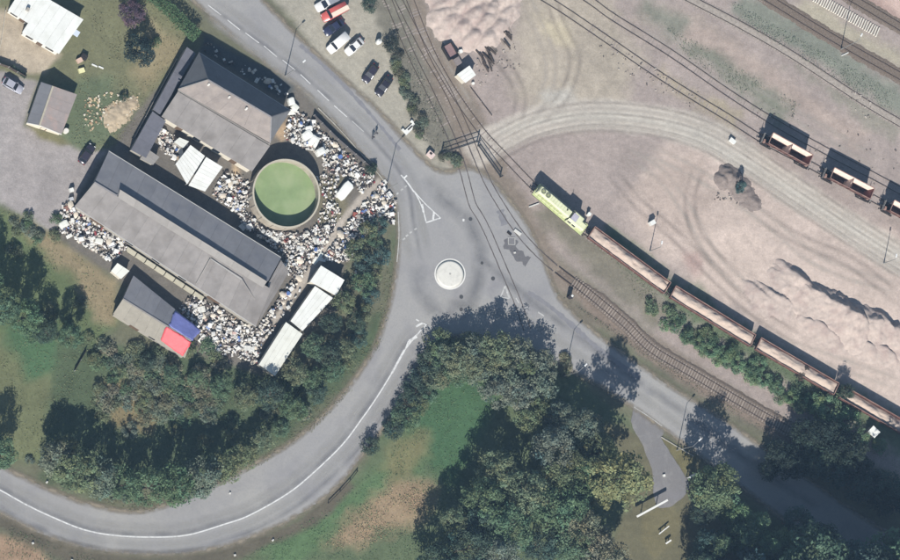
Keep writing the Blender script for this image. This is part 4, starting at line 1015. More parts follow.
# hopper wagons
def hopper_proto():
    t = thing('hopper_wagon', '', 'wagon', (0, 0, 0), 0, 'empty hopper wagons')
    HLn, HW, ZT = 4.9, 1.3, 4.3
    for s in (-1, 1):
        def slab(a, b, x, th): return MB().add([(-x, s*a[0], a[1]), (x, s*a[0], a[1]), (x, s*b[0], b[1]), (-x, s*b[0], b[1]), (-x, s*(a[0]+th), a[1]), (x, s*(a[0]+th), a[1]), (x, s*(b[0]+th), b[1]), (-x, s*(b[0]+th), b[1])], [(0, 1, 2, 3), (7, 6, 5, 4), (0, 4, 5, 1), (3, 2, 6, 7), (0, 3, 7, 4), (1, 5, 6, 2)])
        sw = slab((1.24, 4.3), (0.62, 1.45), 4.9, 0.05).build('side_wall', M_RUST, t)
        MB().box((0, s*1.27, 4.34), (HLn*2, 0.14, 0.1)).build('rim', M_WRIM, sw)
        slab((1.2, 4.28), (0.78, 2.3), 4.85, 0.025).build('sunlit_lining', M_RUSTSUN, sw)  # pale band painted as the sunlit upper part of the inner wall
        for k in range(7): slab((1.3, 4.2), (0.68, 1.5), 0.05, 0.07).build('rib', M_RUST, sw).location.x = -4.6+k*1.533
    for s in (-1, 1):
        e = MB().add([(s*4.9, -1.24, 4.3), (s*4.9, 1.24, 4.3), (s*3.9, 0.6, 1.5), (s*3.9, -0.6, 1.5), (s*4.96, -1.24, 4.2), (s*4.96, 1.24, 4.2), (s*3.98, 0.6, 1.4), (s*3.98, -0.6, 1.4)],
                 [(0, 1, 2, 3), (7, 6, 5, 4), (0, 3, 7, 4), (1, 5, 6, 2), (0, 4, 5, 1), (3, 2, 6, 7)]).build('end_chute', M_RUSTM, t)
        MB().box((s*4.92, 0, 4.34), (0.16, 2.4, 0.1)).build('rim', M_WRIM, e)
        pf = MB().box((s*5.25, 0, 1.3), (1.3, 2.4, 0.12)).build('platform', M_BLACK, t)
        r = MB()
        for y in (-1.1, 0, 1.1): r.cyl((s*5.8, y, 1.3), (s*5.8, y, 2.4), 0.03, 0.03, 5)
        r.cyl((s*5.8, -1.1, 2.4), (s*5.8, 1.1, 2.4), 0.03, 0.03, 5); r.cyl((s*5.8, -1.1, 1.9), (s*5.8, 1.1, 1.9), 0.03, 0.03, 5)
        r.cyl((s*4.95, 0.7, 1.3), (s*4.95, 0.7, 4.2), 0.03, 0.03, 5); r.build('railing', M_GUT, pf)
        MB().box((s*5.2, -0.4, 1.7), (0.5, 0.7, 0.7)).build('brake_chest', M_WRIM, pf)
    MB().add([(-0.9, -0.6, 1.5), (-0.9, 0.6, 1.5), (0, 1.1, 3.9), (0, -0.95, 3.1), (0.9, -0.6, 1.5), (0.9, 0.6, 1.5)], [(0, 1, 2, 3), (3, 2, 5, 4), (0, 3, 4), (1, 5, 2), (0, 4, 5, 1)]).build('middle_saddle', M_RUSTSUN, t)
    MB().box((0, 0, 4.1), (0.12, 2.5, 0.16)).build('cross_beam', M_RUST, t)
    MB().box((0, 0, 1.4), (7.9, 1.3, 0.12)).build('hopper_floor', M_RUST, t)
    MB().box((0, 0, 1.15), (11.6, 0.8, 0.2)).build('frame', M_BLACK, t)
    bogies(t, (-4.2, 4.2)); buffers(t, -5.8, -1); buffers(t, 5.8, 1)
    return t
hp = hopper_proto(); first = True
for a, b, lab in (((769.5, 137), (812.5, 161), 'brown empty hopper wagon at the open end of the row'), ((830, 171.5), (875, 195), 'brown empty hopper wagon between two others'), ((890, 204), (934, 228), 'brown empty hopper wagon beyond the middle one, nearest the haul track bend')):
    A, B = pz((*a, 4.3)), pz((*b, 4.3)); c = (A+B)/2
    o = hp if first else copy_tree(hp); first = False
    o.location = (c.x, c.y, 0); o.rotation_euler = (0, 0, math.atan2(B.y-A.y, B.x-A.x)); o['label'] = lab

# ------------------------------------------------------------------ road vehicles
M_TYRE = mat('tyre', (44, 44, 46), 0.9, 0.1)
M_RIM = mat('wheel_rim', (170, 170, 172), 0.4, 0.05, metal=0.6)
M_AUTO = mat('car_glass', (36, 40, 50), 0.12, 0.05, 1, spec=0.6)
M_HEADL = mat('headlight_lens', (226, 226, 226), 0.2, 0.02)
M_TAIL = mat('tail_lens', (150, 30, 30), 0.3, 0.05)
def car_paint(name, rgb): return mat('paint_'+name, rgb, 0.28, 0.03, 1, spec=0.5)
def rrect(x, hw, z0, z1, ch):
    return [(x, -hw+ch, z0), (x, hw-ch, z0), (x, hw, z0+ch), (x, hw, z1-ch), (x, hw-ch*1.3, z1), (x, -hw+ch*1.3, z1), (x, -hw, z1-ch), (x, -hw, z0+ch)]
def car(name, label, px, py, rz, paint, L_=4.3, W_=1.76, H=1.48, kind='hatch', cat='car', group='parked cars', roofm=None, cargo=None):
    p = P(px, py, 0.8); t = thing(name, label, cat, (p.x, p.y, 0.0), rz, group); hl = L_/2; hw = W_/2
    if kind in ('hatch', 'saloon'):
        st = [(-hl, 0.78, 0.42, 0.72), (-hl+0.12, 0.9, 0.3, 0.9), (-hl*0.55, 1, 0.26, 0.98), (0, 1, 0.24, 0.96), (hl*0.35, 1, 0.24, 0.94), (hl*0.7, 0.98, 0.26, 0.86), (hl-0.15, 0.88, 0.3, 0.74), (hl, 0.72, 0.42, 0.62)]
        b0, b1, r0, r1 = (-hl*0.86, hl*0.42, -hl*0.62, hl*0.08) if kind == 'hatch' else (-hl*0.72, hl*0.42, -hl*0.38, hl*0.1)
    elif kind == 'van':
        st = [(-hl, 0.97, 0.35, H-0.12), (-hl+0.08, 1, 0.3, H), (hl*0.38, 1, 0.3, H), (hl*0.5, 0.99, 0.3, 1.35), (hl*0.62, 0.98, 0.3, 1.12), (hl-0.12, 0.9, 0.3, 0.95), (hl, 0.78, 0.4, 0.8)]
        b0 = None
    body = MB().loft([rrect(x, hw*k, z0, z1, 0.1) for x, k, z0, z1 in st]); bo = body.build('body', paint, t, True)
    if kind in ('hatch', 'saloon'):
        def fr(xa, xb, k, z): return [(xa, -hw*k, z), (xb, -hw*k*0.96, z), (xb, hw*k*0.96, z), (xa, hw*k, z)]
        MB().loft([fr(b0, b1, 0.92, 0.93), fr(r0, r1, 0.74, H-0.03)]).build('window_band', M_AUTO, t)
        MB().loft([fr(r0-0.05, r1+0.04, 0.77, H-0.06), fr(r0, r1-0.02, 0.7, H)]).build('roof', roofm or paint, t)
        for s in (-1, 1):
            for (xa, xb) in ((b0, r0), (b1, r1)):
                MB().beam((xa, s*hw*0.9, 0.93), (xb, s*hw*0.75, H-0.04), 0.07, 0.05).build('pillar', paint, t)
    else:
        MB().add([(hl*0.375, -hw*0.85, H-0.06), (hl*0.375, hw*0.85, H-0.06), (hl*0.52, hw*0.88, 1.36), (hl*0.52, -hw*0.88, 1.36), (hl*0.39, -hw*0.85, H-0.02), (hl*0.39, hw*0.85, H-0.02), (hl*0.535, hw*0.88, 1.4), (hl*0.535, -hw*0.88, 1.4)],
                 [(0, 1, 2, 3), (7, 6, 5, 4), (0, 4, 5, 1), (3, 2, 6, 7), (0, 3, 7, 4), (1, 5, 6, 2)]).build('windscreen', M_AUTO, t)
        for s in (-1, 1): MB().box((hl*0.25, s*hw*0.995, H*0.72), (0.9, 0.04, 0.5)).build('side_window', M_AUTO, t)
        if roofm:
            MB().box((-hl*0.3, 0, H+0.015), (L_*0.62, W_*0.9, 0.03)).build('roof_panel', roofm, t)
    for sx in (-1, 1):
        for s in (-1, 1):
            x = sx*hl*0.62
            w_ = MB().cyl((x, s*(hw-0.18), 0.31), (x, s*(hw+0.01), 0.31), 0.31, 0.31, 14).build('wheel', M_TYRE, t)
            MB().cyl((x, s*(hw-0.02), 0.31), (x, s*(hw+0.02), 0.31), 0.19, 0.19, 10).build('rim', M_RIM, w_)
    zl = 0.68 if kind != 'van' else 0.85
    for s in (-1, 1):
        MB().box((hl-0.07, s*hw*0.62, zl), (0.16, 0.34, 0.14)).build('headlight', M_HEADL, t)
        MB().box((-hl+0.03, s*hw*0.68, 0.78), (0.12, 0.26, 0.18)).build('tail_light', M_TAIL, t)
        MB().box((b1-0.35 if b0 else hl*0.5, s*(hw+0.06), 1.0), (0.12, 0.16, 0.12)).build('wing_mirror', paint, t)
    return t
def hd(dx, dy): return heading((450, 280), (450+dx, 280+dy))
NAVY, SLV, WHT, DRK, BLK = car_paint('navy', (52, 56, 82)), car_paint('silver', (176, 176, 186)), car_paint('white', (240, 238, 234)), car_paint('charcoal', (58, 54, 66)), car_paint('black', (50, 48, 58))
REDP = car_paint('red', (200, 96, 90))
car('parked_car', 'silver grey parked car on the forecourt beside the small cottage', 13, 85.5, hd(0.86, 0.5), SLV)
car('parked_car', 'dark car parked against the end of the long warehouse', 87, 154, hd(0.52, -0.85), DRK)
car('delivery_van', 'plain white van parked between a navy car and a white car', 337.5, 43.5, hd(-0.74, 0.68), WHT, 5.0, 1.9, 2.1, 'van', 'van', None)
car('parked_car', 'white parked car with dark windows beside the plain white van', 354.5, 46.5, hd(-0.74, 0.68), WHT, 4.5, 1.78, 1.5, 'saloon')
car('parked_car', 'navy blue parked car between the white van and the red van', 334, 27, hd(-0.8, 0.6), NAVY, 4.7, 1.85, 1.5, 'saloon')
car('parked_car', 'charcoal parked car nearer the white cars of the two dark ones', 370.5, 73.5, hd(-0.57, 0.82), DRK, 4.3, 1.75, 1.46, 'hatch')
car('parked_car', 'charcoal parked car nearer the railway scrub of the two dark ones', 384, 86, hd(-0.57, 0.82), BLK, 4.7, 1.8, 1.5, 'saloon')
v = car('red_van', 'red van with a cream roof panel beside the navy car', 334, 12.5, hd(-0.87, 0.49), REDP, 5.6, 2.0, 2.0, 'van', 'van', None)
MB().box((-0.9, 0.42, 2.03), (3.9, 0.95, 0.05)).build('cream_roof_panel', mat('cream_paint', (244, 226, 206), 0.5, 0.06), v)
v = car('pickup_truck', 'white pickup with grey load parked beyond the red van', 327, 3, hd(-0.87, 0.49), WHT, 5.2, 1.9, 1.5, 'hatch', 'pickup', None)
MB().box((-1.4, 0, 1.25), (2.3, 1.5, 0.55)).build('load_cover', mat('grey_cover', (150, 152, 160), 0.7, 0.15, 2), v)

# ------------------------------------------------------------------ people (walking pair)
M_CLOTH = mat('dark_clothes', (62, 58, 66), 0.9, 0.15, 5)
M_SKIN = mat('skin', (214, 170, 146), 0.7, 0.05, 5)
M_HAIR = mat('dark_hair', (60, 46, 38), 0.8, 0.1, 10)
def person(label, px, py, rz, stride, top):
    p = P(px, py, 0.03); t = thing('person', label, 'person', (p.x, p.y, 0.03), rz)
    s = stride
    V = [(0, 0, 0.93), (0, 0, 1.12), (0, 0, 1.38), (0, 0, 1.5), (0, 0, 1.62),
         (0, 0.1, 0.88), (0.10*s, 0.1, 0.5), (0.22*s, 0.1, 0.08), (0.38*s, 0.1, 0.04),
         (0, -0.1, 0.88), (-0.06*s, -0.1, 0.5), (-0.26*s, -0.1, 0.12), (-0.12*s, -0.1, 0.04),
         (0, 0.19, 1.4), (-0.1*s, 0.24, 1.14), (-0.06*s, 0.25, 0.9), (0, -0.19, 1.4), (0.08*s, -0.24, 1.14), (0.18*s, -0.25, 0.92)]
    E = [(0, 1), (1, 2), (2, 3), (3, 4), (0, 5), (5, 6), (6, 7), (7, 8), (0, 9), (9, 10), (10, 11), (11, 12), (2, 13), (13, 14), (14, 15), (2, 16), (16, 17), (17, 18)]
    rad = [.15, .13, .15, .06, .09, .09, .065, .05, .045, .09, .065, .05, .045, .065, .05, .04, .065, .05, .04]
    me = bpy.data.meshes.new('body'); me.from_pydata(V, E, []); o = link('body', me, t); me.materials.append(top)
    md = o.modifiers.new('skin', 'SKIN'); sub_ = o.modifiers.new('sub', 'SUBSURF'); sub_.levels = 1; sub_.render_levels = 1
    for i, sv in enumerate(me.skin_vertices[0].data): sv.radius = (rad[i], rad[i]); sv.use_root = i == 0
    h = MB()
    h.loft([[(r*0.95*math.cos(k*math.pi/6), r*0.8*math.sin(k*math.pi/6), z) for k in range(12)] for r, z in ((.05, 1.5), (.085, 1.56), (.1, 1.63), (.1, 1.68), (.07, 1.75), (.02, 1.78))])
    h.box((0.1, 0, 1.63), (0.04, 0.03, 0.05)); hd_ = h.build('head', M_SKIN, t, True)
    MB().loft([[(-0.012+r*math.cos(k*math.pi/6), r*0.85*math.sin(k*math.pi/6), z) for k in range(12)] for r, z in ((.105, 1.65), (.112, 1.7), (.085, 1.77), (.03, 1.8))]).build('hair', M_HAIR, hd_, True)
person('person in dark clothes walking along the road ahead of a companion', 372.0, 138.0, hd(0.5, -0.86), 1, M_CLOTH)
person('person in dark grey clothes walking beside a companion on the road', 375.2, 134.2, hd(0.5, -0.86), -1, mat('grey_clothes', (84, 82, 88), 0.9, 0.15, 5))

# ------------------------------------------------------------------ small yard objects
M_CONC = mat('pale_block', (216, 214, 208), 0.85, 0.1, 2)
def block(name, label, cat, px, py, d, rz, m, z=None, group=None, taper=0.96):
    p = P(px, py, d[2]/2); o = MB().box((0, 0, d[2]/2), d, 0, taper).build(name, m); o.location = (p.x, p.y, 0.0 if z is None else z); o.rotation_euler = (0, 0, rz)
    return tag(o, label, cat, group)
def cabinet(label, px, py, d, rz, m, name='cabinet', cat='cabinet'):
    p = P(px, py, d[2]); t = thing(name, label, cat, (p.x, p.y, 0), rz)
    MB().box((0, 0, d[2]/2), d).build('housing', m, t); MB().box((0, 0, d[2]+0.03), (d[0]+0.12, d[1]+0.12, 0.06)).build('lid', m, t)
    MB().box((0, -d[1]/2-0.012, d[2]/2), (d[0]*0.8, 0.025, d[2]*0.8)).build('door', m, t)
    return t
cabinet('white equipment cabinet on the pale gravel beside a lamp mast', 653, 222.5, (1.0, 0.8, 1.3), 0.5, M_WHITE)
cabinet('small white box beside the haul track across from the hopper wagons', 732.8, 140.8, (1.3, 0.7, 0.7), -0.65, M_WHITE)
cabinet('small white marker box behind the locomotive cab', 589.5, 214, (0.6, 0.5, 1.1), -0.6, M_WHITE)
t = cabinet('dark signal cabinet with white cap beside the level track', 571.5, 296, (0.8, 0.7, 1.6), -0.6, mat('dark_cabinet', (58, 54, 56), 0.7, 0.15, 3))
MB().box((0.1, 0.1, 1.75), (0.45, 0.4, 0.18)).build('white_cap', M_WHITE, t)
t = cabinet('pinkish utility box with a dark opening on the verge by the gate', 431, 154.5, (1.4, 1.0, 0.9), -0.7, mat('pink_box', (226, 204, 196), 0.8, 0.12, 2), 'utility_box', 'utility box')
MB().box((-0.15, 0.15, 0.98), (0.55, 0.45, 0.05)).build('hatch', M_BLACK, t)
block('concrete_slab', 'white concrete slab lying beside the sunken rails', 'slab', 517.5, 232.3, (1.7, 0.6, 0.3), hd(0.8, 0.6), M_CONC, 0.03)
block('steel_block', 'small dark steel block beside the white slab', 'block', 509.3, 233.5, (1.0, 0.4, 0.25), hd(0.75, 0.66), M_BLACK, 0.03)
block('white_stone', 'small white stone on the dark tar patch', 'stone', 514.8, 252.5, (0.45, 0.4, 0.25), 0.3, M_CONC, 0.035, None, 0.7)
block('fallen_post', 'white post lying beside the nose of the locomotive', 'post', 534, 205.2, (2.3, 0.25, 0.2), hd(0.94, -0.35), M_CONC, 0.02)
block('plank', 'pale plank lying in the weeds below the lamp mast', 'plank', 845, 54.2, (1.8, 0.25, 0.15), hd(0.9, -0.42), M_CONC, 0.0)
block('plank', 'white plank lying in the bushes beside the third gravel wagon', 'plank', 826, 409.5, (1.3, 0.3, 0.15), hd(0.85, -0.5), M_CONC, 0.6)
t = thing('frame_pit', 'square grey inspection frame in the asphalt between the sunken rails', 'pit frame', P(511.5, 241, 0.035))
for k, (dx, dy, sx, sy) in enumerate(((0, .7, 1.5, .14), (0, -.7, 1.5, .14), (.7, 0, .14, 1.26), (-.7, 0, .14, 1.26))): MB().box((dx, dy, 0.05), (sx, sy, 0.1)).build('edge_bar', M_GUT, t)
MB().box((0, 0, 0.015), (1.25, 1.25, 0.02)).build('plate', mat('plate_grey', (128, 126, 128), 0.8, 0.15, 2), t)
# water tank by the cars
p = P(379, 41.5, 1.0); t = thing('water_tank', 'white round water tank beside a dark bush near the parked cars', 'tank', (p.x, p.y, 0))
MB().loft([[(r*math.cos(k*math.pi/8), r*math.sin(k*math.pi/8), z) for k in range(16)] for r, z in ((.5, 0), (.55, 0.1), (.55, 1.3), (.45, 1.5), (.18, 1.58))]).build('drum', M_WHITE, t, True)
MB().cyl((0, 0, 1.57), (0, 0, 1.66), 0.2, 0.2, 10).build('lid', M_GUT, t)
# white bent frame by the scrub
t = thing('discarded_frame', 'white C shaped discarded frame lying by the grey scrub', 'scrap', P(409.5, 129, 0), hd(0.72, -0.7))
MB().box((0, 0, 0.2), (2.9, 0.9, 0.3)).build('panel', M_WHITE, t)
for s in (-1, 1): MB().box((s*1.3, 0.75, 0.3), (0.4, 0.6, 0.5)).build('end_piece', M_WHITE, t)
MB().box((0.1, 0.1, 0.38), (1.2, 0.3, 0.06)).build('slot', M_BLACK, t)
# open skip near the heap
rzz = hd(0.5, 0.86); t = thing('open_skip', 'rusty open topped skip beside the small white cabin', 'skip', P(450, 51.5, 0.6), rzz); t.location.z = 0
for s in (-1, 1):
    MB().box((0, s*1.05, 0.6), (3.0, 0.1, 1.2)).build('side', M_BLACK, t); MB().box((s*1.5, 0, 0.6), (0.1, 2.0, 1.2)).build('end', M_BLACK, t)
MB().box((0, 0, 0.4), (2.88, 1.98, 0.5)).build('contents', mat('skip_contents', (150, 124, 124), 0.9, 0.2, 2), t)
block('pallet_stack', 'grey stack of pallets between the skip and the white cabin', 'pallets', 457.5, 61.5, (1.6, 1.3, 0.7), rzz, mat('pallet_grey', (142, 132, 130), 0.9, 0.2, 3))
block('white_drum', 'small white drum between the skip and the gravel heap', 'drum', 460.5, 51.5, (0.7, 0.7, 0.8), 0.3, M_WHITE)
block('white_drum', 'tiny white drum below the small white cabin', 'drum', 473, 83.5, (0.5, 0.5, 0.5), 0.3, M_WHITE)
# stacked old timbers round the heap
for k in range(26):
    px = 478+random.uniform(0, 18) if k < 18 else 500+random.uniform(0, 16); py = 60+random.uniform(-14, 8)-(px-488)*0.2 if k < 18 else 36+random.uniform(-14, 10)
    m = M_TIMB if k % 3 else M_SLEEP
    block('old_sleeper', 'old wooden sleeper tipped in the jumble below the peach gravel heap', 'sleeper', px, py, (random.uniform(1.6, 2.8), 0.28, 0.2), hd(0.55, 0.83)+random.uniform(-.25, .25), m, 0.05+0.2*(k % 3)*0.9, 'old sleepers below the gravel heap', 1)
fence('rail_length', 'long dark rail lying on the ground below the white cabin', [(470, 87), (492, 116)], 0.22, M_TIMB, 3.0, cat='rail')
# concrete sleepers laid out in a row
me_cs = MB().box((0, 0, 0.11), (0.27, 2.3, 0.22), 0, 0.9).mesh('concrete_sleeper', mat('concrete_sleeper', (226, 220, 206), 0.9, 0.1, 2, objvar=0.08))
for k in range(29):
    u = k/28; px, py = 815+u*62.5, -3+u*35
    p = P(px, py); o = link('concrete_sleeper', me_cs); o.location = (p.x, p.y, -0.02); o.rotation_euler = (0, 0, hd(0.87, 0.49)+random.uniform(-.06, .06))
    tag(o, 'pale concrete sleeper in the long row laid out beside the dark siding', 'sleeper', 'concrete sleepers laid out in a row')
# garden things
block('garden_chest', 'pinkish garden chest on the lawn by the bungalow', 'chest', 79.5, 60.5, (1.1, 0.9, 0.8), 0.5, mat('pink_chest', (220, 190, 170), 0.8, 0.1))
block('chest_shadow', 'black block standing in for the shadow of the pinkish garden chest', 'shadow block', 84, 57, (1.3, 1.0, 0.9), -0.5, M_BLACK)  # black block placed as the shadow of the garden chest
block('garden_table', 'pale yellow garden table on the lawn', 'table', 81.5, 70.5, (1.2, 0.9, 0.6), 0.3, mat('yellow_table', (236, 232, 178), 0.7, 0.08))
block('white_board', 'white board lying on the lawn beside the yellow table', 'board', 94.5, 65.5, (1.2, 0.3, 0.1), -0.4, M_WHITE, 0.0)
block('white_board', 'second white board lying on the lawn, a step beyond the first', 'board', 101, 67.5, (1.1, 0.3, 0.1), -0.4, M_WHITE, 0.0)
block('white_barrel', 'white barrel standing at the end wall of the warehouse', 'barrel', 71.5, 190, (0.8, 0.8, 1.0), 0.3, M_WHITE, None, None, 0.85)
block('white_barrel', 'grey white barrel next to the brown crate at the warehouse corner', 'barrel', 71.3, 199, (0.8, 0.7, 0.9), 0.3, mat('grey_barrel', (198, 200, 204), 0.7, 0.1), None, None, 0.85)
block('crate', 'reddish brown crate at the corner of the warehouse and scrap strip', 'crate', 66.5, 208.5, (1.0, 0.9, 0.6), 0.4, mat('brown_crate', (150, 110, 98), 0.85, 0.2))
for k, (px, py) in enumerate(((481, 349), (47, 482), (33, 543), (72, 560), (273, 540), (235, 555), (230, 493))):
    block('marker_stone', 'small white marker stone on the grass verge beside the road', 'stone', px, py, (0.45, 0.4, 0.35), k, M_CONC, None, 'white marker stones on the verges', 0.7)
block('white_marker', 'white speck of a box on the side lane asphalt', 'box', 664, 475.5, (0.5, 0.5, 0.4), 0.2, M_WHITE)
lamp_px = (457.5, 343.5)
t = thing('bollard', 'white topped bollard in the dark hedge beside the road', 'bollard', P(452, 348))
MB().cyl((0, 0, 0), (0, 0, 3.0), 0.12, 0.1, 8).build('post', M_POLE, t); MB().cyl((0, 0, 3.0), (0, 0, 3.25), 0.34, 0.3, 10).build('cap', M_LAMP, t)
t = thing('guard_rail', 'dark low guard rail on the outer verge of the road bend', 'guard rail', P(345, 483))
mb = MB(); pr = [P(*p) for p in ((328, 503), (340, 491), (350, 480), (357, 471))]; o0 = P(345, 483)
for a, b in zip(pr, pr[1:]): mb.beam(a-o0+Vector((0, 0, .55)), b-o0+Vector((0, 0, .55)), 0.08, 0.3)
mb.build('rail', M_BLACK, t)
for a in pr: MB().box(a-o0+Vector((0, 0, .3)), (0.12, 0.12, 0.7)).build('post', M_BLACK, t)

# ------------------------------------------------------------------ scrap
SCRAP = {  # zone phrase: polygon, individual pieces, loose pieces
    'strip along the warehouse eaves': ([(62, 205), (72, 203), (80, 212), (132, 247), (112, 262), (100, 255), (58, 230)], 42, 380),
    'heap between the warehouse end and the white sheds': ([(196, 294), (256, 330), (292, 280), (302, 288), (262, 345), (258, 364), (240, 358), (205, 354), (198, 332), (178, 306)], 78, 700),
    'heap between the round tank and the winding path': ([(232, 202), (252, 215), (264, 230), (300, 234), (318, 225), (345, 222), (366, 192), (342, 222), (318, 256), (298, 280), (284, 272), (284, 256), (245, 228)], 62, 560),
    'heap between the winding path and the roadside trees': ([(384, 182), (396, 200), (394, 225), (378, 215), (366, 235), (348, 262), (322, 260), (345, 226), (366, 200)], 52, 420),
    'jumble between the round tank and the sheet fence': ([(290, 108), (314, 121), (338, 146), (372, 174), (382, 184), (362, 195), (348, 178), (324, 172), (322, 156), (300, 146), (284, 138)], 48, 360),
    'jumble between the tin canopy and the round tank': ([(224, 170), (246, 178), (254, 200), (240, 215), (212, 196)], 24, 180),
    'corner between the dark outbuilding and the tin canopy': ([(158, 126), (188, 143), (176, 160), (160, 150)], 16, 120),
    'patch beside the big white panel': ([(316, 176), (340, 172), (336, 200), (345, 222), (318, 222), (324, 200)], 9, 90),
    'shaded strip behind the tall house': ([(206, 40), (290, 90), (287, 100), (204, 50)], 8, 26),
}
PATH_PX = [(272, 325), (300, 285), (322, 255), (342, 222), (365, 195), (382, 180)]
PATH_POLY = poly_line(PATH_PX, 2.6)
def sample(poly, n):
    a = np.asarray(poly, float); lo, hi = a.min(0), a.max(0); out = []
    while len(out) < n:
        p = lo+(hi-lo)*RNG.random((max(200, n*4), 2))
        k = in_poly(p[:, 0], p[:, 1], a) & ~in_poly(p[:, 0], p[:, 1], PATH_POLY)
        out += p[k].tolist()
    return out[:n]
def torus(R, r, n=14, m=6):
    return MB().loft([[((R+r*math.cos(6.2832*j/m))*math.cos(6.2832*i/n), (R+r*math.cos(6.2832*j/m))*math.sin(6.2832*i/n), r+r*math.sin(6.2832*j/m)) for j in range(m)] for i in list(range(n))+[0]], cap=False)
def sack_mb():
    mb = MB(); rings = []
    for z, r in ((0, .42), (.12, .55), (.3, .52), (.42, .3), (.46, .08)):
        rings.append([(r*1.3*math.cos(k*.785)*random.uniform(.85, 1.15), r*math.sin(k*.785)*random.uniform(.85, 1.15), z) for k in range(8)])
    return mb.loft(rings)
def appliance_mb():
    return MB().box((0, 0, .42), (.72, .66, .84)).box((0, 0, .855), (.6, .54, .03)).box((0, -.345, .5), (.5, .03, .5))
def crate_mb():
    mb = MB().box((0, 0, .04), (1, .7, .08))
    for s in (-1, 1): mb.box((0, s*.33, .3), (1, .05, .45)).box((s*.48, 0, .3), (.05, .62, .45))
    return mb.box((0, 0, .2), (.88, .58, .2))
def drum_mb():
    return MB().loft([[(r*math.cos(k*.524), r*math.sin(k*.524), z) for k in range(12)] for r, z in ((.3, 0), (.3, .28), (.32, .3), (.3, .32), (.3, .6), (.32, .62), (.3, .64), (.3, .88), (.26, .9))])
def sheet_mb():
    mb = MB(); n = 7; vs = []
    for i in range(n):
        for y in (-.5, .5): vs.append((-.8+1.6*i/(n-1), y, .1+.09*(i % 2)))
    k = len(vs); vs += [(x, y, z-.03) for x, y, z in vs]
    fs = [(2*i, 2*i+1, 2*i+3, 2*i+2) for i in range(n-1)]+[(k+2*i, k+2*i+2, k+2*i+3, k+2*i+1) for i in range(n-1)]+[(0, k, k+1, 1), (2*n-2, 2*n-1, k+2*n-1, k+2*n-2)]
    fs += [(2*i, 2*i+2, k+2*i+2, k+2*i) for i in range(n-1)]+[(2*i+1, k+2*i+1, k+2*i+3, 2*i+3) for i in range(n-1)]
    return mb.add(vs, fs)
def plank_mb():
    return MB().box((0, 0, .06), (1.9, .2, .07)).box((.3, .2, .1), (1.5, .18, .06), .12)
KINDS = [('appliance', 'discarded white appliance', appliance_mb, (238, 236, 230), 5), ('metal_sheet', 'crumpled pale metal sheet', sheet_mb, (226, 224, 216), 5), ('sack', 'bulging cream sack', sack_mb, (226, 214, 196), 5),
         ('plank', 'bundle of tan planks', plank_mb, (190, 168, 142), 2), ('crate', 'open grey crate', crate_mb, (168, 162, 156), 2), ('drum', 'pale grey drum', drum_mb, (208, 208, 206), 3),
         ('tyre', 'black tyre', lambda: torus(.3, .12), (58, 56, 58), 1), ('crate', 'red brown crate', crate_mb, (156, 92, 82), .6), ('drum', 'blue plastic drum', drum_mb, (92, 118, 172), 1), ('crate', 'white plastic crate', crate_mb, (236, 236, 234), 3)]
PM = [(nm, lb, fn().mesh(nm, mat('scrap_'+lb.replace(' ', '_'), rgb, 0.8, 0.2, 2.5, objvar=0.1)), wt) for nm, lb, fn, rgb, wt in KINDS]
wts = np.array([k[3] for k in PM], float); wts /= wts.sum()
NOUN = {'appliance': 'appliance', 'metal_sheet': 'sheet', 'sack': 'sack', 'plank': 'planks', 'crate': 'crate', 'drum': 'drum', 'tyre': 'tyre'}
for zone, (poly, n, _) in SCRAP.items():
    for px, py in sample(poly, n):
        k = RNG.choice(len(PM), p=wts); nm, lb, me, _w = PM[k]
        p = P(px, py, 0.4); o = link(nm, me); sc = random.choice([random.uniform(0.5, 0.85), random.uniform(0.5, 0.9), random.uniform(0.9, 1.35)])
        o.location = (p.x, p.y, random.uniform(0.0, 0.45)); o.scale = (sc, sc*random.uniform(.8, 1.1), sc*random.uniform(.6, .95))
        o.rotation_euler = (random.uniform(-.25, .25), random.uniform(-.25, .25), random.uniform(0, 6.28))
        tag(o, '%s in the scrap %s' % (lb, zone), NOUN[nm], 'scrap %s' % zone)
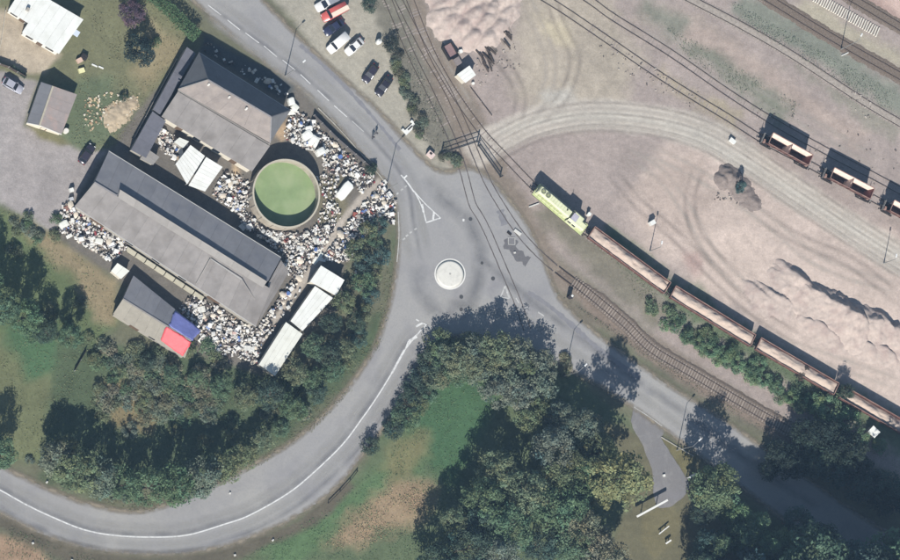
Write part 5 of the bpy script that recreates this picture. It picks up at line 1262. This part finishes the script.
# a few larger pieces
for px, py, d, r, lab in ((345.5, 190, (4.0, 2.1, 1.1), hd(0.62, -0.78), 'big white moulded panel lying in the scrap beside the winding path'), (308, 134.5, (2.2, 1.8, 1.5), .6, 'large white cupboard lying near the round tank, widest of its cluster'),
                          (313, 139.5, (2.1, 1.3, 1.5), 1.0, 'white cabinet wedged between the white cupboard and the narrow white door'), (317, 142, (2.0, .8, 1.2), 1.15, 'narrow white door lying beside the white cabinet'),
                          (321, 151.5, (1.8, 1.4, 1.4), .5, 'square white tub near the round tank'), (309, 128, (1.5, 1.2, 1.4), .2, 'white chest near the sheet fence'),
                          (291.5, 101, (1.3, 1.6, 0.9), .3, 'white bundle at the corner of the tall house near the road'), (295, 107, (1.3, 1.5, 0.8), .9, 'cream bundle at the corner of the tall house near the road'), (64, 224, (1.9, 1.3, 0.8), .5, 'large cream bundle at the end of the scrap strip by the forecourt'),
                          (99, 241, (1.6, 1.2, 0.7), -.2, 'large cream tarpaulin bundle halfway along the scrap strip'), (318, 258, (1.0, 3.0, .4), -.7, 'cream board leaning by the square white shed'), (356, 274, (.5, 1.6, .3), -.1, 'cream plank on the grass beyond the square white shed')):
    mb = MB(); hx, hy, hz = d[0]/2, d[1]/2, d[2]
    mb.loft([[(x*k, y*k, z) for x, y in ((-hx, -hy*.8), (-hx*.7, -hy), (hx*.8, -hy), (hx, -hy*.5), (hx, hy*.8), (hx*.5, hy), (-hx*.8, hy*.9), (-hx, hy*.4))] for k, z in ((1, 0), (1, hz*.7), (.9, hz), (.5, hz*1.06))])
    p = P(px, py, hz); o = mb.build('scrap_panel', M_CREAM if 'cream' in lab else M_WHITE); o.location = (p.x, p.y, 0.05); o.rotation_euler = (random.uniform(-.1, .1), random.uniform(-.1, .1), r)
    tag(o, lab, 'scrap')
# loose small scrap as one mass
def loose(name, pieces, m):
    V = []; F = []; Cc = []; k = 0
    for (x, y, z, sx, sy, sz, r, rx, c) in pieces:
        M_ = Matrix.Rotation(r, 3, 'Z') @ Matrix.Rotation(rx, 3, 'X')
        for (a, b, cc) in ((-1, -1, -1), (1, -1, -1), (1, 1, -1), (-1, 1, -1), (-.85, -.85, 1), (.85, -.85, 1), (.85, .85, 1), (-.85, .85, 1)):
            q = M_ @ Vector((a*sx, b*sy, cc*sz)); V.append((x+q.x, y+q.y, z+q.z)); Cc.append(c)
        F += [(k+3, k+2, k+1, k), (k+4, k+5, k+6, k+7), (k, k+1, k+5, k+4), (k+1, k+2, k+6, k+5), (k+2, k+3, k+7, k+6), (k+3, k, k+4, k+7)]; k += 8
    me = bpy.data.meshes.new(name); me.from_pydata(V, [], F)
    ca = me.color_attributes.new('tint', 'FLOAT_COLOR', 'POINT'); ca.data.foreach_set('color', np.array(Cc).ravel()); me.materials.append(m)
    o = link(name, me); o['kind'] = 'stuff'; return o
PAL = [((244, 242, 238), 9), ((230, 222, 208), 7), ((200, 192, 184), 4), ((160, 148, 136), 3), ((104, 94, 90), 5), ((66, 62, 64), 6), ((206, 176, 166), .8), ((150, 72, 78), .3), ((130, 148, 190), .5), ((218, 214, 208), 4)]
pw = np.array([p[1] for p in PAL]); pw = pw/pw.sum()
M_TINT = mat('loose_scrap', (200, 200, 200), 0.85, 0.15, 3, attr='tint')
pcs = []
for zone, (poly, _, n) in SCRAP.items():
    for px, py in sample(poly, int(n*2.0)):
        p = P(px, py, 0.3); s_ = random.choice([random.uniform(.05, .14), random.uniform(.1, .24)]); c = C(*PAL[RNG.choice(len(PAL), p=pw)][0])
        pcs.append((p.x, p.y, random.uniform(.0, .55), s_*random.uniform(.8, 2.0), s_, s_*random.uniform(.25, .9), random.uniform(0, 6.3), random.uniform(-.5, .5), c))
o = loose('loose_scrap', pcs, M_TINT); o['label'] = 'mass of small pale scrap pieces covering the yard round the warehouse and tank'; o['category'] = 'scrap'
pcs = []
for px, py in sample([(84, 98), (110, 92), (128, 96), (146, 98), (138, 112), (112, 128), (84, 132)], 150):
    p = P(px, py); s_ = random.uniform(.06, .2); c = C(*random.choice([(206, 184, 150), (220, 206, 180), (180, 150, 120), (226, 218, 200)]))
    pcs.append((p.x, p.y, .04, s_*random.uniform(.8, 2), s_, s_*.6, random.uniform(0, 6.3), 0, c))
o = loose('garden_rubble', pcs, M_TINT); o['label'] = 'tan rubble and chips scattered round the sand heap on the garden grass'; o['category'] = 'rubble'
pcs = []
for poly, n in (([(716, 190), (738, 186), (740, 205), (712, 200)], 30), ([(745, 90), (900, 150), (900, 200), (760, 125)], 40), ([(600, 40), (700, 90), (690, 110), (600, 60)], 60), ([(850, 90), (875, 100), (870, 120), (850, 108)], 25), ([(470, 70), (520, 40), (520, 70), (480, 85)], 40)):
    for px, py in sample(poly, n):
        p = P(px, py); s_ = random.uniform(.05, .15); c = C(*random.choice([(170, 158, 148), (130, 118, 112), (190, 180, 170), (110, 102, 98)]))
        pcs.append((p.x, p.y, .03, s_*random.uniform(.8, 2.2), s_, s_*.6, random.uniform(0, 6.3), 0, c))
o = loose('yard_debris', pcs, M_TINT); o['label'] = 'small stones and broken bits scattered over the railway yard'; o['category'] = 'debris'

# ------------------------------------------------------------------ vegetation
def leaf_material(name):
    m = bpy.data.materials.new(name); m.use_nodes = True; n = m.node_tree; N = n.nodes; L = n.links; p = N['Principled BSDF']
    p.inputs['Roughness'].default_value = 0.7; p.inputs['Specular IOR Level'].default_value = 0.2
    oi = N.new('ShaderNodeObjectInfo'); vc = N.new('ShaderNodeVertexColor'); vc.layer_name = 'tone'
    mx = N.new('ShaderNodeMix'); mx.data_type = 'RGBA'; mx.blend_type = 'MULTIPLY'; mx.inputs[0].default_value = 1
    L.new(oi.outputs['Color'], mx.inputs[6]); L.new(vc.outputs[0], mx.inputs[7])
    L.new(mx.outputs[2], p.inputs['Base Color'])
    tr = N.new('ShaderNodeBsdfTranslucent'); L.new(mx.outputs[2], tr.inputs[0])
    ms = N.new('ShaderNodeMixShader'); ms.inputs[0].default_value = 0.25
    L.new(p.outputs[0], ms.inputs[1]); L.new(tr.outputs[0], ms.inputs[2]); L.new(ms.outputs[0], N['Material Output'].inputs[0])
    return m
M_LEAF = leaf_material('foliage')
M_BARK = mat('bark', (104, 92, 80), 0.95, 0.25, 4)
def leaves_mesh(name, pos, nrm, size, tone, m):
    n = len(pos)
    t = np.cross(nrm, RNG.normal(size=(n, 3))); t /= np.linalg.norm(t, axis=1, keepdims=True)+1e-9
    b = np.cross(nrm, t); s = size[:, None]
    v = np.stack([pos-t*s*1.1, pos-b*s*0.6, pos+t*s*1.1+nrm*s*0.2, pos+b*s*0.6], 1).reshape(-1, 3)
    me = bpy.data.meshes.new(name); me.vertices.add(4*n); me.vertices.foreach_set('co', v.ravel())
    me.loops.add(4*n); me.loops.foreach_set('vertex_index', np.arange(4*n)); me.polygons.add(n)
    me.polygons.foreach_set('loop_start', np.arange(n)*4); me.polygons.foreach_set('loop_total', np.full(n, 4)); me.update()
    ca = me.color_attributes.new('tone', 'FLOAT_COLOR', 'POINT')
    c = np.concatenate([np.clip(tone, 0, 3), np.ones((n, 1))], 1); ca.data.foreach_set('color', np.repeat(c, 4, 0).ravel())
    me.materials.append(m); return me
def crown(H, R, base, shape, ncl, nl, ls, seed, cl=0.3):
    r = np.random.default_rng(seed); pos = []; nrm = []; tone = []; cents = []
    for k in range(ncl):
        u = r.random()
        if shape == 'round':
            th = math.acos(1-1.75*u); ph = r.random()*6.283; rr = 0.45+0.5*r.random()**0.5
            c = np.array([math.sin(th)*math.cos(ph)*R*rr, math.sin(th)*math.sin(ph)*R*rr, base+(H-base)*(0.5+0.42*math.cos(th)*rr*1.1)])
        elif shape == 'cone':
            z = base+(H-base)*u**1.25*0.97; q = R*(1-(z-base)/(H-base))*(0.5+0.5*r.random())+0.15; ph = r.random()*6.283
            c = np.array([q*math.cos(ph), q*math.sin(ph), z])
        elif shape == 'spire':
            z = base+(H-base)*u*0.95; e = math.sin(math.pi*min(1, 0.12+0.86*(z-base)/(H-base)))**0.7; q = R*e*(0.3+0.65*r.random()); ph = r.random()*6.283
            c = np.array([q*math.cos(ph), q*math.sin(ph), z])
        else:  # low mound
            ph = r.random()*6.283; q = R*math.sqrt(r.random())*0.85; z = base+(H-base)*max(0.1, (1-(q/R)**2))*(0.55+0.4*r.random())
            c = np.array([q*math.cos(ph), q*math.sin(ph), z])
        cents.append(c); cr = cl*R*(0.7+0.6*r.random())
        if shape in ('cone', 'spire'): cr *= 0.8
        m_ = int(nl*(0.7+0.6*r.random())); d = r.normal(size=(m_, 3)); d[:, 2] = d[:, 2]*0.8+0.25; d /= np.linalg.norm(d, axis=1, keepdims=True)
        pos.append(c+d*cr*(0.55+0.5*r.random((m_, 1)))*np.array([1, 1, 0.75])); nn = d*0.7+r.normal(size=(m_, 3))*0.5+np.array([0, 0, 0.5]); nrm.append(nn/np.linalg.norm(nn, axis=1, keepdims=True))
        g = 0.72+0.56*r.random(); hue = r.normal()*0.05
        tn = np.ones((m_, 3))*g*(0.85+0.3*r.random((m_, 1))); tn[:, 0] *= 1+hue*1.6; tn[:, 2] *= 1-hue; tone.append(tn)
    pos = np.concatenate(pos); nrm = np.concatenate(nrm); tone = np.concatenate(tone)
    pos[:, 2] = np.maximum(pos[:, 2], 0.05)
    return leaves_mesh('crown', pos, nrm, ls*(0.6+0.8*r.random(len(pos))), tone, M_LEAF), cents
def trunk(H, base, cents, r0, seed):
    rd = random.Random(seed); mb = MB(); top = base+(H-base)*0.7; pts = [Vector((0, 0, -0.15))]
    for k in range(1, 5): pts.append(Vector((rd.uniform(-.12, .12)*k*.5, rd.uniform(-.12, .12)*k*.5, top*k/4)))
    for k in range(4): mb.cyl(pts[k], pts[k+1], r0*(1-k*.22), r0*(1-(k+1)*.22), 8)
    for c in cents[::max(1, len(cents)//14)]:
        z = min(top*0.95, max(base*0.6, c[2]*0.65)); t = z/top*4; i = min(3, int(t)); s = L3(pts[i], pts[i+1], t-i)
        mb.cyl(s, Vector(c), r0*0.32, r0*0.08, 5)
    return mb.mesh('trunk', M_BARK)
PROTO = {}
def proto(key, H, R, base, shape, ncl, nl, ls, nvar=2, r0=0.25, cl=0.3):
    PROTO[key] = []
    for v in range(nvar):
        me, ce = crown(H, R, base, shape, ncl, nl, ls, 100+len(PROTO)*10+v, cl); PROTO[key].append((me, trunk(H, base, ce, r0, v), H, R))
proto('big', 14, 4.6, 3.0, 'round', 95, 62, 0.20, 3, 0.34, 0.24)
proto('tall', 22, 4.6, 4.0, 'spire', 130, 58, 0.21, 2, 0.4, 0.26)
proto('mid', 8, 3.1, 1.2, 'round', 60, 52, 0.17, 3, 0.2, 0.27)
proto('cone', 9, 2.4, 0.6, 'cone', 70, 46, 0.15, 2, 0.2, 0.26)
proto('shrub', 3.2, 1.9, 0.2, 'round', 34, 46, 0.12, 3, 0.09, 0.3)
proto('bush', 1.5, 1.25, 0.0, 'mound', 20, 40, 0.10, 3, 0.05, 0.34)
def plant(kind, px, py, label, rgb, h=None, w=1.0, name=None, cat='tree', group=None, zf=0.7):
    me, tm, H, R = random.choice(PROTO[kind]); h = h or H; p = P(px, py, h*zf); sc = h/H
    t = thing(name or ('tree' if cat == 'tree' else cat), label, cat, (p.x, p.y, 0), random.uniform(0, 6.28), group)
    j = random.uniform(.9, 1.1)
    for nm, m in (('crown', me), ('trunk', tm)):
        o = link(nm, m, t); o.scale = (w*sc*j, w*sc*j, sc)
        if nm == 'crown':
            f = random.uniform(.88, 1.12); c = C(*rgb); o.color = (c[0]*f*random.uniform(.95, 1.06), c[1]*f, c[2]*f*random.uniform(.92, 1.08), 1)
    return t
OLIVE, GREEN, GREY, YEL, DARK, TEAL, PURP, TAN, BRIGHT = (124, 135, 104), (106, 130, 100), (124, 136, 118), (148, 153, 112), (80, 98, 84), (86, 110, 104), (110, 92, 104), (142, 143, 120), (124, 152, 114)
CNAME = {OLIVE: 'olive', GREEN: 'mid green', GREY: 'grey green', DARK: 'dark green', TEAL: 'blue green', TAN: 'tan green', BRIGHT: 'bright green'}
def many(kind, pts, label, rgbs, h, w=1.0, name=None, cat='tree', group=None, zf=0.7):
    for q in pts:
        hh = (q[2] if len(q) > 2 else h)*random.uniform(.92, 1.08)
        c = random.choice(rgbs); lb = label
        if c in CNAME and len(rgbs) > 1 and not any(k in label for k in ('green', 'dark')): lb = CNAME[c]+' '+label
        plant(kind, q[0], q[1], lb, c, hh, w, name, cat, group or label, zf)
many('mid', [(58, 458), (78, 470), (101, 478), (126, 484), (152, 486), (178, 484), (203, 477), (226, 466), (66, 446, 8)], 'broadleaf tree in the row along the inside of the road bend', [OLIVE, GREEN, GREY], 10.5, 0.9)
many('mid', [(246, 455, 6), (262, 440, 5.5), (282, 428, 5), (300, 410, 5), (318, 392, 5), (334, 370, 5), (346, 348, 5), (357, 322, 5), (290, 405, 6), (312, 378, 6), (330, 352, 6)], 'small tree in the belt between the white sheds and the road', [GREEN, OLIVE, DARK], 5.5)
many('mid', [(148, 362, 3.6), (172, 372, 4), (196, 378, 4.4), (222, 386, 5), (246, 396, 7), (270, 394, 7), (296, 372, 6.5), (316, 346, 6), (332, 322, 5.5), (345, 302, 5)], 'tree in the shaded thicket behind the white sheds', [DARK, GREEN, OLIVE], 6)
many('shrub', [(376, 240), (382, 256), (376, 272), (368, 232), (372, 296), (366, 312), (360, 338), (348, 360), (366, 262, 4), (364, 284, 4), (380, 226), (358, 250, 4)], 'roadside shrub beside the scrap heap and the verge', [GREEN, OLIVE, TEAL], 3.0, 1.0, 'shrub', 'shrub')
many('bush', [(92+random.uniform(0, 130), 345+random.uniform(0, 75)) for _ in range(70)]+[(150+random.uniform(0, 170), 385+random.uniform(-5, 40)) for _ in range(40)], 'low scrub bush on the rough slope below the gabled shed', [OLIVE, GREY, GREEN, TAN], 1.6, 1.2, 'bush', 'bush')
many('shrub', [(100, 390), (120, 372), (146, 398), (165, 405), (190, 412), (210, 420), (232, 430), (95, 360), (130, 430), (175, 430), (205, 440)], 'taller scrub shrub on the rough slope below the gabled shed', [OLIVE, GREY, TAN], 2.0, 1.2, 'shrub', 'shrub')
many('big', [(2, 306, 13), (26, 316, 12), (72, 336, 9.5), (46, 330, 8), (3, 452, 11), (-14, 280, 13)], 'large tree at the field edge below the forecourt', [DARK, GREEN, TEAL], 12, 0.8)
many('bush', [(10+random.uniform(0, 50), 215+random.uniform(0, 40)) for _ in range(14)]+[(30+random.uniform(0, 60), 300+random.uniform(0, 40)) for _ in range(16)], 'low bush at the field edge beside the brown path', [OLIVE, GREEN, GREY], 1.3, 1.1, 'bush', 'bush')
many('mid', [(478, 366), (500, 362), (524, 368), (541, 384), (521, 392), (500, 392), (540, 408), (460, 360), (511, 378), (484, 378, 6), (530, 418, 7), (474, 350, 8), (498, 348, 8.5), (522, 352, 8.5), (450, 354, 6.5), (544, 366, 8)], 'grey green tree in the copse between the two roads', [GREY, (116, 128, 106), OLIVE], 8.0, 1.0)
many('shrub', [(446, 352, 4.5), (432, 362, 4), (438, 376, 3.5), (424, 378, 3.5), (416, 392, 3.5), (408, 404), (400, 416), (430, 392), (420, 404), (410, 418), (446, 366, 4.5), (460, 378), (394, 428), (470, 346, 5), (440, 342, 4.6)], 'hedge shrub along the outer side of the bend by the green field', [DARK, GREEN, OLIVE], 3.3, 1.15, 'shrub', 'shrub')
plant('shrub', 371, 446, 'lone dark shrub on the outer edge of the road bend', DARK, 3.6, 0.9, 'shrub', 'shrub')
plant('tall', 630, 476, 'tall yellowish poplar beside the side lane', YEL, 26, 1.2, 'tree', 'tree', None, 0.85)
many('big', [(556, 448, 14), (500, 470, 13), (530, 492, 15), (562, 506, 15), (585, 478, 14), (486, 500, 13), (510, 528, 14), (470, 548, 13), (545, 545, 14), (575, 545, 15), (440, 566, 13), (500, 560, 14), (562, 416, 11), (588, 424, 12), (566, 470, 13), (600, 452, 13), (480, 520, 12), (455, 520, 10)], 'broad tree in the wood beside the side lane', [OLIVE, GREEN, GREY, DARK], 14, 0.95)
many('big', [(596, 545, 15), (610, 560, 15), (582, 525, 14)], 'pale tan green tree in the wood below the yellowish poplar', [TAN, (136, 138, 114)], 15, 0.85)
plant('big', 724, 486, 'rounded light green tree at the edge of the shaded road', (128, 143, 106), 18, 0.75, 'tree', 'tree', None, 0.85)
many('tall', [(742, 512, 15), (748, 535, 17), (772, 545, 17), (796, 556, 16), (762, 522, 14), (786, 538, 14), (722, 545, 15)], 'bright green tree leaning over the shaded road', [BRIGHT, GREEN], 18, 0.9, None, 'tree', None, 0.85)
many('tall', [(730, 600, 20), (756, 590, 24), (778, 612, 26), (800, 585, 27), (812, 625, 27), (830, 560, 27), (842, 600, 28), (866, 575, 28), (868, 625, 28), (892, 600, 28), (915, 570, 27), (918, 630, 28), (945, 600, 28), (815, 602, 28), (856, 588, 28), (882, 588, 28), (908, 592, 28), (762, 622, 26), (792, 602, 27), (930, 585, 28), (885, 650, 28), (840, 650, 28), (790, 650, 26), (960, 560, 26)], 'tall dark tree shading the road from beyond the lane', [GREEN, DARK, TEAL], 24, 1.55, None, 'tree', None, 0.85)
many('mid', [(806, 447), (826, 452), (846, 462), (790, 462), (866, 474), (888, 486), (908, 498), (842, 444, 8), (770, 470, 5), (808, 432, 9), (828, 436, 9), (850, 452, 9), (780, 452, 7), (818, 460, 8), (836, 472, 8), (860, 486, 8), (884, 500, 8), (800, 466, 7)], 'dark tree between the shaded road and the open track', [DARK, (56, 70, 62)], 7.5, 1.0)  # dark evergreens; the shade they stand in is put into the leaf colour
many('shrub', [(700, 343), (712, 350), (726, 354), (739, 362), (752, 371), (765, 379), (778, 388), (792, 397), (816, 402, 3.6), (830, 408, 3.8), (850, 420, 3.8), (864, 436), (800, 405), (843, 430), (880, 446), (690, 337, 2.2), (676, 327, 2.0), (735, 350, 2.2), (760, 364, 2.2)], 'shrub in the weedy strip beside the gravel wagons', [BRIGHT, GREEN, BRIGHT], 2.5, 1.1, 'shrub', 'shrub')
many('bush', [(655+u*175+random.uniform(-6, 6), 312+u*105+random.uniform(-9, 9)) for u in [k/44 for k in range(45)]], 'low weed bush in the green strip beside the gravel wagons', [BRIGHT, GREEN, (120, 138, 104)], 1.4, 1.2, 'bush', 'bush')
many('big', [(706, 512, 11), (712, 542, 13), (704, 566, 13), (800, 520, 12), (826, 540, 13), (852, 556, 14), (880, 570, 14)], 'dark broad tree standing in the deep shade beside the road', [DARK, TEAL], 12, 0.7)
plant('mid', 848, 391, 'dark tree rising between two gravel wagons', DARK, 5.5, 0.75)
plant('shrub', 803, 372, 'dark bush pressed against the third gravel wagon', (86, 78, 72), 3.0, 0.9, 'bush', 'bush')
plant('cone', 743, 185, 'blue green conifer bush on the grey rubble heap', TEAL, 4.2, 1.4, 'conifer', 'conifer')
plant('shrub', 392, 44, 'dark bush beside the white round water tank', (70, 80, 70), 2.8, 1.0, 'bush', 'bush')
plant('shrub', 371, 4, 'dark green bush beyond the parked pickup', DARK, 3.0, 1.0, 'bush', 'bush')
many('bush', [(396+k*1.6+random.uniform(-5, 5), 55+k*4.4) for k in range(19)]+[(452+random.uniform(-10, 10), 158+random.uniform(-4, 5)) for _ in range(7)], 'low grey green scrub bush between the parked cars and the tracks', [GREY, (104, 106, 92), OLIVE], 1.2, 1.1, 'bush', 'bush')
many('bush', [(371, 170), (374.5, 166.5)], 'small dark conifer shrub at the corner of the sheet fence', [DARK], 2.0, 0.6, 'bush', 'bush')
plant('mid', 133, 12, 'purple leaved tree on the garden lawn', PURP, 5.5, 1.3)
plant('mid', 141, 50, 'dark blue green tree on the garden lawn', (54, 70, 66), 6.5, 1.15)
plant('bush', 156, 42, 'small green garden bush beside the dark tree', GREEN, 1.6, 0.8, 'bush', 'bush')
plant('bush', 125, 97, 'small dark garden bush above the sand heap', DARK, 1.8, 0.6, 'bush', 'bush')
many('bush', [(545+random.uniform(0, 25), 352+random.uniform(0, 30)) for _ in range(8)], 'small bush on the verge beside the copse', [OLIVE, TAN], 1.4, 1.0, 'bush', 'bush')
many('bush', [(30+random.uniform(0, 10)+k*9, 470+k*3.0-abs(k-8)*1.2) for k in range(11)], 'low verge bush inside the road bend', [OLIVE, GREY, GREEN], 1.0, 1.2, 'bush', 'bush')
# clipped hedge
def hedge(label, pts, wd, h, rgb):
    A = [P(p[0], p[1], h*0.8) for p in pts]; o0 = Vector((A[0].x, A[0].y, 0)); t = thing('hedge', label, 'hedge', o0); pos = []
    for a, b in zip(A, A[1:]):
        L_ = (b-a).length; n = int(L_*wd*95); d = (b-a)/L_; nn = Vector((-d.y, d.x, 0))
        for _ in range(n):
            s = random.random(); q = L3(a, b, s)+nn*random.uniform(-wd/2, wd/2)-o0; z = h*(random.random()**0.35)*random.uniform(.92, 1.04)
            pos.append((q.x, q.y, z))
    pos = np.array(pos); nr = RNG.normal(size=pos.shape)*0.6+np.array([0, 0, .7]); nr /= np.linalg.norm(nr, axis=1, keepdims=True)
    tn = 0.75+0.5*fbm(pos[:, 0]*.8, pos[:, 1]*.8, 3)[:, None]*np.ones((1, 3))*RNG.uniform(.85, 1.15, (len(pos), 1))
    me = leaves_mesh('foliage', pos, nr, RNG.uniform(.1, .22, len(pos)), tn, M_LEAF); o = link('foliage', me, t); o.color = C(*rgb)
    mb = MB()
    for a, b in zip(A, A[1:]):
        for k in range(int((b-a).length/0.8)):
            q = L3(a, b, (k+.5)/int((b-a).length/0.8))-o0; mb.cyl((q.x, q.y, -.1), (q.x, q.y, h*.7), .05, .03, 5)
    mb.build('stems', M_BARK, t)
hedge('tall clipped green hedge between the garden and the road', [(143, -12), (165, 5), (182, 22), (198, 37)], 2.6, 3.2, (96, 124, 88))
hedge('low dark hedge at the foot of the bungalow yard', [(12, 66), (26, 77)], 0.7, 1.2, DARK)

# rough grass and weeds as one mass
def cover(name, label, zones, rgbtone, size):
    pos = []; ton = []
    for poly, n, rgb in zones:
        pp = np.array(sample(poly, n)); fx = fbm(pp[:, 0]*.06, pp[:, 1]*.06, 4); pp = pp[fx+RNG.uniform(-.15, .15, len(pp)) > 0.44]
        px, py = pp[:, 0], pp[:, 1]
        a0, a1, a2 = P(0, 0), P(1000, 0), P(0, 1000)
        W_ = np.array([list(P(x, y)) for x, y in zip(px, py)]); W_[:, 2] = RNG.uniform(.0, .22, len(W_)); pos.append(W_)
        c = np.array(C(*rgb)[:3]); ton.append(c*RNG.uniform(.9, 1.7, (len(W_), 1))*(1+RNG.normal(size=(len(W_), 3))*0.06))
    pos = np.concatenate(pos); ton = np.concatenate(ton); nr = RNG.normal(size=pos.shape)*0.5+np.array([0, 0, .8]); nr /= np.linalg.norm(nr, axis=1, keepdims=True)
    me = leaves_mesh(name, pos, nr, RNG.uniform(.5, 1.3, len(pos))*size, ton, M_LEAF); o = link(name, me); o.color = (1, 1, 1, 1)
    o['kind'] = 'stuff'; o['label'] = label; o['category'] = 'grass'
cover('rough_grass', 'rough grass and weeds over the fields, garden and verges', [
    ([(-20, 195), (5, 205), (50, 235), (95, 268), (120, 310), (60, 420), (50, 470), (-20, 440)], 5200, (112, 118, 84)),
    ([(60, 330), (160, 350), (320, 380), (390, 300), (395, 230), (380, 350), (300, 430), (200, 485), (100, 500), (40, 480), (50, 410)], 9000, (108, 112, 84)),
    ([(40, 480), (140, 515), (205, 493), (260, 466), (310, 434), (355, 388), (384, 338), (396, 270), (388, 262), (370, 340), (300, 425), (200, 480), (100, 498)], 2600, (116, 116, 84)),
    ([(425, 365), (480, 375), (500, 400), (480, 440), (450, 520), (420, 560), (240, 560), (330, 508), (400, 440)], 8000, (98, 118, 84)),
    ([(325, 545), (350, 515), (395, 480), (432, 485), (428, 510), (395, 530), (360, 552)], 2500, (166, 144, 116)),
    ([(-10, 518), (50, 543), (110, 560), (60, 570), (-10, 560)], 1200, (96, 108, 80)),
    ([(70, -10), (150, -10), (190, 40), (150, 110), (115, 148), (85, 155), (70, 140), (80, 80), (92, 30)], 3600, (124, 122, 92)),
    ([(555, 292), (660, 368), (800, 458), (900, 520), (900, 505), (760, 425), (640, 345)], 2600, (112, 112, 92)),
    ([(600, 245), (720, 325), (860, 410), (900, 440), (900, 470), (760, 385), (640, 300)], 4200, (112, 122, 90)),
    ([(395, 30), (415, 60), (445, 120), (450, 160), (420, 140), (400, 80)], 1500, (116, 114, 98)),
    ([(660, 20), (800, 105), (790, 125), (690, 60)], 1500, (118, 124, 104)), ([(730, 0), (900, 95), (900, 118), (740, 22)], 2200, (122, 130, 112))], None, 0.11)

# ------------------------------------------------------------------ air
hz = MB().box((0, 0, 338), (6400, 6400, 680)).build('haze', None); hz['kind'] = 'stuff'; hz['label'] = 'thin blue summer haze in the air over the whole place'; hz['category'] = 'haze'
hm = bpy.data.materials.new('haze'); hm.use_nodes = True; N = hm.node_tree.nodes
for n_ in list(N):
    if n_.type == 'BSDF_PRINCIPLED': N.remove(n_)
pv = N.new('ShaderNodeVolumePrincipled'); pv.inputs['Density'].default_value = 0.00008; pv.inputs['Color'].default_value = (0.42, 0.66, 1.0, 1); pv.inputs['Anisotropy'].default_value = 0.0
hm.node_tree.links.new(pv.outputs[0], N['Material Output'].inputs['Volume']); hz.data.materials.append(hm)
